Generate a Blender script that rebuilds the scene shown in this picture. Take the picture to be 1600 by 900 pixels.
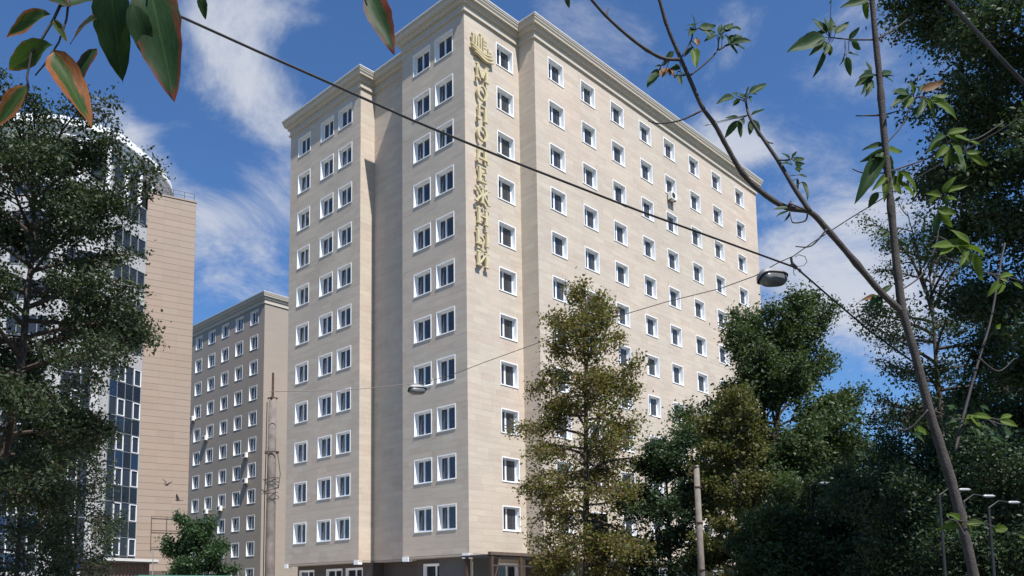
import bpy, bmesh, math, random
import numpy as np
from mathutils import Vector, Matrix
R = math.radians
random.seed(7)
for o in list(bpy.data.objects):
    bpy.data.objects.remove(o)
SC = bpy.context.scene
COL = SC.collection

# ------------------------------------------------------------------ camera
CAM = np.array([-34.524, -33.623, 1.65])
YAW, PITCH, ROLL, FPX, PX0, PY0 = 0.763, 0.111, -0.006, 1307.23, 686.182, 789.559
_fw = np.array([math.sin(YAW)*math.cos(PITCH), math.cos(YAW)*math.cos(PITCH), math.sin(PITCH)])
_r0 = np.array([math.cos(YAW), -math.sin(YAW), 0.0])
_u0 = np.cross(_r0, _fw)
_rt = math.cos(ROLL)*_r0+math.sin(ROLL)*_u0
_up = -math.sin(ROLL)*_r0+math.cos(ROLL)*_u0
cd = bpy.data.cameras.new("camera")
co = bpy.data.objects.new("camera", cd)
COL.objects.link(co)
cd.sensor_width = 36.0
cd.lens = FPX*36/1600
cd.shift_x = (800-PX0)/1600
cd.shift_y = (PY0-450)/1600
cd.clip_start = 0.05
cd.clip_end = 5000
M = Matrix.Identity(4)
for i in range(3):
    M[i][0], M[i][1], M[i][2], M[i][3] = _rt[i], _up[i], -_fw[i], CAM[i]
co.matrix_world = M
SC.camera = co

def ray(px, py):
    return _fw+_rt*((px-PX0)/FPX)-_up*((py-PY0)/FPX)
def at(px, py, d):
    """world point seen at a photo pixel, d metres in front of the camera"""
    return CAM+ray(px, py)*d

# ------------------------------------------------------------------ light
SUNV = Vector((-0.265, -1.0, 1.55)).normalized()
sun_el = math.asin(SUNV.z)
sun_az = math.atan2(SUNV.x, SUNV.y)
sd = bpy.data.lights.new("sun", 'SUN')
sd.energy = 4.5
sd.angle = R(0.5)
sd.color = (1.0, 0.95, 0.89)
so = bpy.data.objects.new("sun", sd)
COL.objects.link(so)
so.rotation_euler = (-SUNV).to_track_quat('-Z', 'Y').to_euler()
so.location = (0, -40, 80)

SC.view_settings.view_transform = 'Standard'
SC.view_settings.look = 'None'
SC.view_settings.gamma = 1
SC.view_settings.use_curve_mapping = False
SC.view_settings.exposure = 0.80
SC.cycles.max_bounces = 6
SC.cycles.transparent_max_bounces = 12

W = bpy.data.worlds.new("World")
SC.world = W
W.use_nodes = True

class NT:
    """small helper for writing node trees"""
    def __init__(s, tree):
        s.t = tree
        s.n = tree.nodes
        s.l = tree.links
    def new(s, typ, **kw):
        n = s.n.new(typ)
        for k, v in kw.items():
            setattr(n, k, v)
        return n
    def put(s, sock, v):
        if hasattr(v, 'links') or isinstance(v, bpy.types.NodeSocket):
            s.l.new(v, sock)
        else:
            sock.default_value = v
    def math(s, op, a, b=0.0, c=None, clamp=False):
        n = s.new('ShaderNodeMath', operation=op, use_clamp=clamp)
        s.put(n.inputs[0], a)
        s.put(n.inputs[1], b)
        if c is not None:
            s.put(n.inputs[2], c)
        return n.outputs[0]
    def vmath(s, op, a, b):
        n = s.new('ShaderNodeVectorMath', operation=op)
        s.put(n.inputs[0], a)
        s.put(n.inputs[1], b)
        return n.outputs['Value'] if op == 'DOT_PRODUCT' else n.outputs[0]
    def noise(s, vec, scale, detail=4, rough=0.5, dist=0.0):
        n = s.new('ShaderNodeTexNoise')
        if vec is not None:
            s.l.new(vec, n.inputs['Vector'])
        n.inputs['Scale'].default_value = scale
        n.inputs['Detail'].default_value = detail
        n.inputs['Roughness'].default_value = rough
        n.inputs['Distortion'].default_value = dist
        return n.outputs['Fac']
    def ramp(s, fac, stops, interp='LINEAR'):
        n = s.new('ShaderNodeValToRGB')
        s.put(n.inputs[0], fac)
        n.color_ramp.interpolation = interp
        e = n.color_ramp.elements
        while len(e) < len(stops):
            e.new(0.5)
        for i, (p, c) in enumerate(stops):
            e[i].position = p
            e[i].color = (*c, 1) if len(c) == 3 else c
        return n.outputs[0]
    def mix(s, fac, a, b, blend='MIX'):
        n = s.new('ShaderNodeMix', data_type='RGBA', blend_type=blend)
        s.put(n.inputs[0], fac)
        s.put(n.inputs[6], a if not isinstance(a, tuple) else (*a, 1)[:4])
        s.put(n.inputs[7], b if not isinstance(b, tuple) else (*b, 1)[:4])
        return n.outputs[2]
    def maprange(s, v, a, b, c=0.0, d=1.0, smooth=False):
        n = s.new('ShaderNodeMapRange', interpolation_type='SMOOTHSTEP' if smooth else 'LINEAR')
        s.put(n.inputs[0], v)
        for i, x in enumerate((a, b, c, d)):
            n.inputs[i+1].default_value = x
        return n.outputs[0]

SKY_STRENGTH = 0.068
CLOUD_LEVEL = 5.2
def build_sky():
    nt = NT(W.node_tree)
    nt.n.clear()
    sky = nt.new('ShaderNodeTexSky', sky_type='NISHITA')
    sky.sun_disc = False
    sky.sun_elevation = sun_el
    sky.sun_rotation = sun_az
    sky.air_density = 1.0
    sky.dust_density = 0.3
    sky.ozone_density = 3.0
    tc = nt.new('ShaderNodeTexCoord')
    d = tc.outputs['Generated']
    sp = nt.new('ShaderNodeSeparateXYZ')
    nt.l.new(d, sp.inputs[0])
    zz = nt.math('ADD', nt.math('MAXIMUM', sp.outputs[2], 0.0), 0.22)
    cb = nt.new('ShaderNodeCombineXYZ')
    nt.l.new(nt.math('DIVIDE', sp.outputs[0], zz), cb.inputs[0])
    nt.l.new(nt.math('DIVIDE', sp.outputs[1], zz), cb.inputs[1])
    cb.inputs[2].default_value = 3.7
    fb = nt.noise(cb.outputs[0], 3.6, 10, 0.66, 0.5)
    fb2 = nt.noise(cb.outputs[0], 0.9, 3, 0.5, 0.2)
    # clouds standing where the photograph has them: px, py, half width, half height, turn, weight
    blobs = [(385, 115, 130, 55, 40, 1.0), (405, 12, 75, 32, 5, .9), (375, 400, 130, 90, -15, .85), (215, 232, 80, 42, 45, 1.0),
             (330, 335, 95, 45, -10, .7), (440, 300, 60, 40, 10, .3), (1135, 205, 62, 42, 15, 1.15), (1165, 235, 70, 22, 5, .8), (1290, 385, 150, 70, -18, 1.0),
             (1180, 70, 240, 90, 10, .5), (1290, 475, 160, 70, 5, .85), (900, 45, 130, 75, 20, .45), (1440, 150, 130, 110, 0, .45), (1420, 560, 140, 130, 0, .7), (520, 30, 100, 40, 25, .3)]
    tot = None
    for px, py, hw, hh, rot, wt in blobs:
        c = ray(px, py)
        c = c/np.linalg.norm(c)
        a = R(rot)
        u = _rt*math.cos(a)-_up*math.sin(a)
        v = _rt*math.sin(a)+_up*math.cos(a)
        u = u-c*np.dot(u, c)
        v = v-c*np.dot(v, c)
        k = FPX*np.linalg.norm(ray(px, py))**-1
        U = Vector(u/hw*FPX*0.9)
        V = Vector(v/hh*FPX*0.9)
        x = nt.vmath('DOT_PRODUCT', d, U)
        y = nt.vmath('DOT_PRODUCT', d, V)
        w = nt.vmath('DOT_PRODUCT', d, Vector(c))
        r2 = nt.math('ADD', nt.math('MULTIPLY', x, x), nt.math('MULTIPLY', y, y))
        r2 = nt.math('ADD', r2, nt.maprange(w, 0.0, -0.1, 0, 50))
        e = nt.math('MULTIPLY', nt.math('POWER', 2.718, nt.math('MULTIPLY', r2, -1.6)), wt)
        tot = e if tot is None else nt.math('ADD', tot, e)
    base = nt.math('MULTIPLY_ADD', fb2, 0.35, -0.12)
    s = nt.math('ADD', nt.math('MULTIPLY', fb, 1.75), nt.math('MULTIPLY', tot, 0.62))
    s = nt.math('ADD', s, base)
    dens = nt.maprange(s, 1.16, 1.8, 0.0, 1.0, True)
    dens = nt.math('MULTIPLY', dens, 0.97)
    shade = nt.maprange(fb, 0.35, 0.7, 0.72, 1.06)
    ccol = nt.mix(shade, (0.62*CLOUD_LEVEL, 0.74*CLOUD_LEVEL, 1.03*CLOUD_LEVEL), (1.0*CLOUD_LEVEL, 1.06*CLOUD_LEVEL, 1.2*CLOUD_LEVEL))
    tint = nt.mix(1.0, sky.outputs[0], (0.64, 0.92, 1.22), 'MULTIPLY')
    colr = nt.mix(dens, tint, ccol)
    bg = nt.new('ShaderNodeBackground')
    nt.l.new(colr, bg.inputs[0])
    bg.inputs[1].default_value = SKY_STRENGTH
    out = nt.new('ShaderNodeOutputWorld')
    nt.l.new(bg.outputs[0], out.inputs[0])
build_sky()

# ------------------------------------------------------------------ mesh helpers
WM = {}
class MB:
    def __init__(s):
        s.v = []
        s.f = []
        s.m = []
    def add(s, vs, fs, mi=0):
        b = len(s.v)
        s.v.extend([tuple(map(float, p)) for p in vs])
        s.f.extend([tuple(b+i for i in f) for f in fs])
        s.m.extend([mi]*len(fs))
    def box(s, a, b, mi=0):
        x0, y0, z0 = a
        x1, y1, z1 = b
        s.add([(x0, y0, z0), (x1, y0, z0), (x1, y1, z0), (x0, y1, z0), (x0, y0, z1), (x1, y0, z1), (x1, y1, z1), (x0, y1, z1)],
              [(0, 3, 2, 1), (4, 5, 6, 7), (0, 1, 5, 4), (1, 2, 6, 5), (2, 3, 7, 6), (3, 0, 4, 7)], mi)
    def ring(s, w, h, t, y0, y1, cx=0.0, cz=0.0, mi=0, tb=None):
        """rectangular frame in the local XZ plane, outer size w x h, bar t, from y0 to y1"""
        tb = t if tb is None else tb
        o = [(cx-w/2, cz-h/2), (cx+w/2, cz-h/2), (cx+w/2, cz+h/2), (cx-w/2, cz+h/2)]
        i = [(cx-w/2+t, cz-h/2+tb), (cx+w/2-t, cz-h/2+tb), (cx+w/2-t, cz+h/2-t), (cx-w/2+t, cz+h/2-t)]
        vs = [(x, y0, z) for x, z in o]+[(x, y0, z) for x, z in i]+[(x, y1, z) for x, z in o]+[(x, y1, z) for x, z in i]
        fs = []
        for k in range(4):
            n = (k+1) % 4
            fs += [(k, n, 4+n, 4+k), (8+k, 12+k, 12+n, 8+n), (k, 8+k, 8+n, n), (4+k, 4+n, 12+n, 12+k)]
        s.add(vs, fs, mi)
    def tube(s, pts, rad, n=8, cap=True, mi=0):
        pts = [np.array(p, float) for p in pts]
        if not hasattr(rad, '__len__'):
            rad = [rad]*len(pts)
        b = len(s.v)
        t0 = pts[1]-pts[0]
        t0 = t0/(np.linalg.norm(t0)+1e-12)
        a = np.array([0, 0, 1.0]) if abs(t0[2]) < 0.9 else np.array([1.0, 0, 0])
        x = np.cross(t0, a)
        x /= np.linalg.norm(x)
        for i, p in enumerate(pts):
            q = pts[min(i+1, len(pts)-1)]-pts[max(i-1, 0)]
            q = q/(np.linalg.norm(q)+1e-12)
            x = x-q*np.dot(x, q)
            x /= np.linalg.norm(x)+1e-12
            y = np.cross(q, x)
            for k in range(n):
                an = 2*math.pi*k/n
                s.v.append(tuple(p+(x*math.cos(an)+y*math.sin(an))*rad[i]))
        for i in range(len(pts)-1):
            for k in range(n):
                k2 = (k+1) % n
                s.f.append((b+i*n+k, b+i*n+k2, b+(i+1)*n+k2, b+(i+1)*n+k))
                s.m.append(mi)
        if cap:
            s.f.append(tuple(b+k for k in reversed(range(n))))
            s.f.append(tuple(b+(len(pts)-1)*n+k for k in range(n)))
            s.m += [mi, mi]
    def prism(s, poly, z0, z1, mi=0):
        n = len(poly)
        s.add([(x, y, z0) for x, y in poly]+[(x, y, z1) for x, y in poly],
              [tuple(reversed(range(n))), tuple(range(n, 2*n))]+[(k, (k+1) % n, n+(k+1) % n, n+k) for k in range(n)], mi)
    def extr(s, poly, y0, y1, mi=0):
        """polygon in the local XZ plane pulled from y0 to y1"""
        n = len(poly)
        s.add([(x, y0, z) for x, z in poly]+[(x, y1, z) for x, z in poly],
              [tuple(range(n)), tuple(reversed(range(n, 2*n)))]+[((k+1) % n, k, n+k, n+(k+1) % n) for k in range(n)], mi)
    def mesh(s, name, mats, smooth=False):
        me = bpy.data.meshes.new(name)
        me.from_pydata(s.v, [], s.f)
        if not isinstance(mats, (list, tuple)):
            mats = [mats]
        for m in mats:
            me.materials.append(m)
        if len(mats) > 1:
            me.polygons.foreach_set('material_index', s.m)
        bm = bmesh.new()
        bm.from_mesh(me)
        bmesh.ops.recalc_face_normals(bm, faces=bm.faces)
        bm.to_mesh(me)
        bm.free()
        if smooth:
            me.polygons.foreach_set('use_smooth', [True]*len(me.polygons))
        me.update()
        return me
    def build(s, name, mats, parent=None, M=None, smooth=False):
        return place(name, s.mesh(name, mats, smooth), parent, M)

def place(name, me, parent=None, M=None):
    """link a mesh object; M is its WORLD matrix"""
    o = bpy.data.objects.new(name, me)
    COL.objects.link(o)
    M = Matrix.Identity(4) if M is None else M
    WM[o.name] = M.copy()
    if parent is not None:
        o.parent = parent
        o.matrix_basis = WM[parent.name].inverted() @ M
    else:
        o.matrix_basis = M
    return o
def tag(o, label=None, cat=None, group=None, kind=None):
    if label:
        o['label'] = label
    if cat:
        o['category'] = cat
    if group:
        o['group'] = group
    if kind:
        o['kind'] = kind
    return o
def thing(name, loc, label, cat, group=None):
    o = bpy.data.objects.new(name, None)
    o.empty_display_size = 0.3
    COL.objects.link(o)
    o.location = loc
    WM[o.name] = Matrix.Translation(Vector(loc))
    return tag(o, label, cat, group)

# ------------------------------------------------------------------ materials
def mat(name):
    m = bpy.data.materials.new(name)
    m.use_nodes = True
    nt = NT(m.node_tree)
    p = nt.n['Principled BSDF']
    return m, nt, p
def rand_value(nt):
    g = nt.new('ShaderNodeNewGeometry')
    oi = nt.new('ShaderNodeObjectInfo')
    return nt.math('FRACT', nt.math('ADD', g.outputs['Random Per Island'], oi.outputs['Random']))
def simple(name, col, rough=0.6, metal=0.0, var=0.12, scale=6.0, bump=0.0, spec=0.5):
    m, nt, p = mat(name)
    tc = nt.new('ShaderNodeTexCoord')
    n = nt.noise(tc.outputs['Object'], scale, 5, 0.6)
    f = nt.maprange(n, 0.3, 0.7, 1-var, 1+var)
    c = nt.mix(1.0, (*col, 1), nt.ramp(0.5, [(0, (1, 1, 1)), (1, (1, 1, 1))]), 'MULTIPLY')
    mul = nt.new('ShaderNodeVectorMath', operation='SCALE')
    nt.l.new(c, mul.inputs[0])
    nt.l.new(f, mul.inputs[3])
    nt.l.new(mul.outputs[0], p.inputs['Base Color'])
    p.inputs['Roughness'].default_value = rough
    p.inputs['Metallic'].default_value = metal
    p.inputs['Specular IOR Level'].default_value = spec
    if bump:
        b = nt.new('ShaderNodeBump')
        b.inputs['Strength'].default_value = bump
        b.inputs['Distance'].default_value = 0.02
        nt.l.new(nt.noise(tc.outputs['Object'], scale*6, 5, 0.65), b.inputs['Height'])
        nt.l.new(b.outputs[0], p.inputs['Normal'])
    return m
def stone(name, cols, streak=1.0, var=0.07):
    m, nt, p = mat(name)
    r = rand_value(nt)
    c = nt.ramp(r, [(i/(len(cols)-1), k) for i, k in enumerate(cols)])
    g = nt.new('ShaderNodeNewGeometry')
    mp = nt.new('ShaderNodeMapping')
    mp.inputs['Scale'].default_value = (0.5, 0.5, 4.2)
    nt.l.new(g.outputs['Position'], mp.inputs[0])
    n1 = nt.noise(mp.outputs[0], 0.9, 6, 0.62, 0.4)
    n2 = nt.noise(g.outputs['Position'], 0.16, 4, 0.55, 0.3)
    n3 = nt.noise(g.outputs['Position'], 9.0, 5, 0.7)
    f = nt.math('MULTIPLY', nt.maprange(n1, 0.28, 0.72, 1-var*streak*1.5, 1+var*streak), nt.maprange(n2, 0.3, 0.7, 1-var*1.1, 1+var))
    f = nt.math('MULTIPLY', f, nt.maprange(n3, 0.25, 0.75, 1-var*.7, 1+var*.7))
    mul = nt.new('ShaderNodeVectorMath', operation='SCALE')
    nt.l.new(c, mul.inputs[0])
    nt.l.new(f, mul.inputs[3])
    pk = nt.mix(nt.maprange(n2, 0.45, 0.75), mul.outputs[0], nt.mix(1.0, mul.outputs[0], (1.03, 0.965, 0.95), 'MULTIPLY'))
    nt.l.new(pk, p.inputs['Base Color'])
    p.inputs['Roughness'].default_value = 0.62
    p.inputs['Specular IOR Level'].default_value = 0.35
    b = nt.new('ShaderNodeBump')
    b.inputs['Strength'].default_value = 0.25
    b.inputs['Distance'].default_value = 0.015
    nt.l.new(n3, b.inputs['Height'])
    nt.l.new(b.outputs[0], p.inputs['Normal'])
    return m
def glass(name, tint, trans=0.45, rough=0.03, ior=1.5, add=0.01, body=(0.085, 0.092, 0.105)):
    m, nt, p = mat(name)
    tr = nt.new('ShaderNodeBsdfTransparent')
    tr.inputs[0].default_value = (*tint, 1)
    gl = nt.new('ShaderNodeBsdfGlossy')
    gl.inputs['Roughness'].default_value = rough
    gl.inputs['Color'].default_value = (0.92, 0.95, 1, 1)
    df = nt.new('ShaderNodeBsdfDiffuse')
    df.inputs[0].default_value = (*body, 1)
    fr = nt.new('ShaderNodeFresnel')
    fr.inputs[0].default_value = ior
    tc = nt.new('ShaderNodeTexCoord')
    b = nt.new('ShaderNodeBump')
    b.inputs['Strength'].default_value = 0.04
    nt.l.new(nt.noise(tc.outputs['Object'], 1.4, 2, 0.5), b.inputs['Height'])
    nt.l.new(b.outputs[0], gl.inputs['Normal'])
    a = nt.new('ShaderNodeMixShader')
    a.inputs[0].default_value = 1-trans
    nt.l.new(tr.outputs[0], a.inputs[1])
    nt.l.new(df.outputs[0], a.inputs[2])
    c = nt.new('ShaderNodeMixShader')
    nt.l.new(nt.math('MULTIPLY_ADD', fr.outputs[0], 1.0, add, clamp=True), c.inputs[0])
    nt.l.new(a.outputs[0], c.inputs[1])
    nt.l.new(gl.outputs[0], c.inputs[2])
    nt.l.new(c.outputs[0], nt.n['Material Output'].inputs[0])
    return m
def foliage(name, cols, trans=0.35, rough=0.55):
    m, nt, p = mat(name)
    r = rand_value(nt)
    g = nt.new('ShaderNodeNewGeometry')
    n = nt.noise(g.outputs['Position'], 0.55, 4, 0.6)
    k = nt.math('ADD', nt.math('MULTIPLY', r, 0.55), nt.maprange(n, 0.3, 0.7, 0.0, 0.45))
    c = nt.ramp(k, [(i/(len(cols)-1), q) for i, q in enumerate(cols)])
    nt.l.new(c, p.inputs['Base Color'])
    p.inputs['Roughness'].default_value = rough
    p.inputs['Specular IOR Level'].default_value = 0.35
    tl = nt.new('ShaderNodeBsdfTranslucent')
    nt.l.new(nt.mix(1.0, c, (1.25, 1.35, 0.6), 'MULTIPLY'), tl.inputs[0])
    mx = nt.new('ShaderNodeMixShader')
    mx.inputs[0].default_value = trans
    nt.l.new(p.outputs[0], mx.inputs[1])
    nt.l.new(tl.outputs[0], mx.inputs[2])
    nt.l.new(mx.outputs[0], nt.n['Material Output'].inputs[0])
    return m
def near_leaf(name, green, edge, amount):
    """leaf lamina: midrib and side veins, dry margins and tip that belong to the leaf itself"""
    m, nt, p = mat(name)
    at_ = nt.new('ShaderNodeAttribute', attribute_name='leafuv')
    sp = nt.new('ShaderNodeSeparateXYZ')
    nt.l.new(at_.outputs['Vector'], sp.inputs[0])
    u, v = sp.outputs[0], sp.outputs[1]
    au = nt.math('ABSOLUTE', u)
    oi = nt.new('ShaderNodeObjectInfo')
    of = nt.vmath('ADD', at_.outputs['Vector'], oi.outputs['Location'])
    n = nt.noise(of, 2.2, 5, 0.65)
    n2 = nt.noise(of, 9.0, 4, 0.6)
    vein = nt.math('ABSOLUTE', nt.math('SINE', nt.math('MULTIPLY', nt.math('SUBTRACT', v, nt.math('MULTIPLY', au, 0.28)), 34.0)))
    vein = nt.maprange(vein, 0.0, 0.16, 1.0, 0.0)
    rib = nt.maprange(au, 0.0, 0.07, 1.0, 0.0)
    vv = nt.math('MAXIMUM', nt.math('MULTIPLY', vein, 0.45), rib)
    tone = nt.maprange(n2, 0.3, 0.7, 0.75, 1.25)
    sc = nt.new('ShaderNodeVectorMath', operation='SCALE')
    sc.inputs[0].default_value = green
    nt.l.new(tone, sc.inputs[3])
    c = nt.mix(nt.math('MULTIPLY', vv, 0.5), sc.outputs[0], (green[0]*2.3+.02, green[1]*1.8+.02, green[2]*1.6+.01))
    dry = nt.math('ADD', nt.math('MAXIMUM', nt.math('MULTIPLY', au, 0.75), nt.math('POWER', v, 5.0)), nt.math('MULTIPLY', nt.math('SUBTRACT', n, 0.5), 1.6))
    dry = nt.math('ADD', dry, nt.math('MULTIPLY', nt.math('SUBTRACT', oi.outputs['Random'], 0.5), 0.5))
    dr = nt.maprange(dry, 1.0-amount, 1.25-amount)
    c = nt.mix(dr, c, nt.ramp(n2, [(0.2, tuple(x*0.5 for x in edge)), (0.5, edge), (0.8, (edge[0]*1.4, edge[1]*1.6, edge[2]*1.5))]))
    nt.l.new(c, p.inputs['Base Color'])
    p.inputs['Roughness'].default_value = 0.5
    p.inputs['Specular IOR Level'].default_value = 0.12
    tl = nt.new('ShaderNodeBsdfTranslucent')
    nt.l.new(nt.mix(1.0, c, (1.25, 1.35, 0.6), 'MULTIPLY'), tl.inputs[0])
    mx = nt.new('ShaderNodeMixShader')
    mx.inputs[0].default_value = 0.35
    nt.l.new(p.outputs[0], mx.inputs[1])
    nt.l.new(tl.outputs[0], mx.inputs[2])
    nt.l.new(mx.outputs[0], nt.n['Material Output'].inputs[0])
    return m

M_STONE = stone('stone_cladding', [(.44, .378, .31), (.48, .427, .352), (.46, .40, .335), (.495, .443, .362), (.45, .384, .318), (.475, .427, .356)], 1.0, .06)
M_STONE2 = stone('stone_plain', [(.44, .38, .31), (.47, .41, .335)], 0.6)
M_CORN = stone('cornice_stone', [(.46, .42, .35), (.46, .42, .35)], 0.5, 0.05)
M_MORT = simple('mortar', (.37, .325, .27), 0.9)
M_BASE = stone('dark_plinth', [(.055, .045, .042), (.085, .07, .065), (.07, .06, .055)])
M_WHITE = simple('white_trim', (.80, .82, .84), 0.45, var=0.04, scale=2)
M_PVC = simple('white_pvc', (.78, .80, .83), 0.35, var=0.03, scale=3)
M_ALU = simple('grey_aluminium', (.30, .315, .33), 0.4, 0.2, var=.06, scale=2)
M_GLASS = glass('window_glass', (.75, .82, .88), 0.6)
M_GLASSD = glass('dark_glass', (.35, .42, .50), 0.35, ior=1.35, add=0.0, body=(.04, .05, .065))
M_BLUE = simple('blue_spandrel_glass', (.014, .028, .065), 0.12, var=0.25, scale=0.7, spec=0.35)
M_DARKSP = simple('dark_spandrel_glass', (.014, .017, .022), 0.12, var=0.25, scale=0.7, spec=0.35)
M_CURT = simple('curtain_cloth', (.62, .62, .60), 0.9, var=0.08)
M_CURT2 = simple('net_curtain', (.42, .45, .45), 0.9, var=0.08)
M_BLIND = simple('roller_blind', (.50, .47, .41), 0.9, var=.06)
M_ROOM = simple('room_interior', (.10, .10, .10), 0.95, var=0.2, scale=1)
M_ROOF = simple('roof_felt', (.12, .12, .125), 0.9)
M_FLASH = simple('metal_flashing', (.62, .62, .60), 0.4, 0.3, var=0.06)
M_GOLD = simple('gold_metal', (.55, .48, .30), 0.45, 0.1, var=0.12, scale=3)
M_PINK = stone('pink_panels', [(.27, .215, .17), (.295, .235, .19), (.28, .222, .178)], 0.3, 0.03)
M_PLAST = simple('white_render', (.36, .365, .375), 0.8, var=0.06, scale=0.7)
M_CONC = simple('weathered_concrete', (.16, .135, .12), 0.9, var=0.35, scale=3.0, bump=0.5)
M_WOODP = simple('weathered_pole', (.165, .145, .125), 0.9, var=0.25, scale=4, bump=0.4)
M_RUST = simple('rusty_steel', (.085, .05, .038), 0.75, 0.3, var=0.35, scale=9)
M_WIRE = simple('black_cable', (.012, .012, .014), 0.55)
M_STEELW = simple('steel_wire', (.09, .075, .07), 0.5, 0.4)
M_LAMP = simple('lamp_shell', (.24, .245, .25), 0.5, 0.2, var=0.15, scale=8)
M_LENS = simple('lamp_lens', (.10, .105, .11), 0.3, var=0.15, scale=10)
M_LENSD = simple('lamp_inside', (.07, .07, .08), 0.4, var=0.2, scale=10)
M_BLACKM = simple('dark_metal', (.03, .032, .036), 0.5, 0.3)
M_AC = simple('ac_casing', (.72, .72, .70), 0.5, var=0.05)
M_BARK = simple('dark_bark', (.060, .045, .036), 0.95, var=0.4, scale=7, bump=0.8)
M_BARKG = simple('grey_bark', (.060, .050, .046), 0.9, var=0.35, scale=14, bump=0.7)
M_TWIG = simple('twig_bark', (.036, .031, .032), 0.8, var=0.3, scale=20)
M_GREEN = simple('green_metal', (.05, .17, .13), 0.5, var=0.1)
M_BROWNW = simple('brown_cladding', (.10, .07, .055), 0.8, var=0.3)
M_BOARD = simple('board_back', (.035, .037, .042), 0.7, var=0.25, scale=2)
M_BIRD = simple('bird_feather', (.10, .075, .07), 0.8, var=0.3, scale=30)
M_ASPH = simple('asphalt', (.055, .055, .056), 0.9, var=0.2, scale=2, bump=0.5)
M_PAVE = simple('paving', (.38, .35, .31), 0.85, var=0.15, scale=1.5)
M_GROUND = simple('earth_and_grass', (.10, .095, .055), 0.95, var=0.4, scale=0.3, bump=0.5)

# ------------------------------------------------------------------ ground
def ground():
    mb = MB()
    n = 48
    mb.add([(0, 0, 0)]+[(1500*math.cos(2*math.pi*k/n), 1500*math.sin(2*math.pi*k/n), 0) for k in range(n)], [(0, 1+k, 1+(k+1) % n) for k in range(n)])
    tag(mb.build('ground', M_GROUND), kind='structure')
    mb = MB()
    u = np.array([0.94, -0.34])
    v = np.array([0.34, 0.94])
    c = np.array([-22., -27.])
    q = lambda a, b: tuple(c+u*a+v*b)
    mb.add([(*q(-80, -3.2), .004), (*q(90, -3.2), .004), (*q(90, 3.2), .004), (*q(-80, 3.2), .004)], [(0, 1, 2, 3)])
    tag(mb.build('road', M_ASPH), kind='structure')
    mb = MB()
    mb.prism([q(-80, 3.2), q(90, 3.2), q(90, 3.4), q(-80, 3.4)], 0, .13)
    tag(mb.build('kerb', M_CONC), kind='structure')
    mb = MB()
    mb.prism([q(-80, 3.403), q(90, 3.403), q(90, 6.0), q(-80, 6.0)], 0, .12)
    tag(mb.build('pavement', M_PAVE), kind='structure')
    mb = MB()
    mb.add([(-30, -14, .008), (44, -14, .008), (44, 34, .008), (-30, 34, .008)], [(0, 1, 2, 3)])
    tag(mb.build('bounce_forecourt', M_PAVE), kind='structure')  # unseen paving, widened and paled to bounce warm light onto the hotel
ground()

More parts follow.
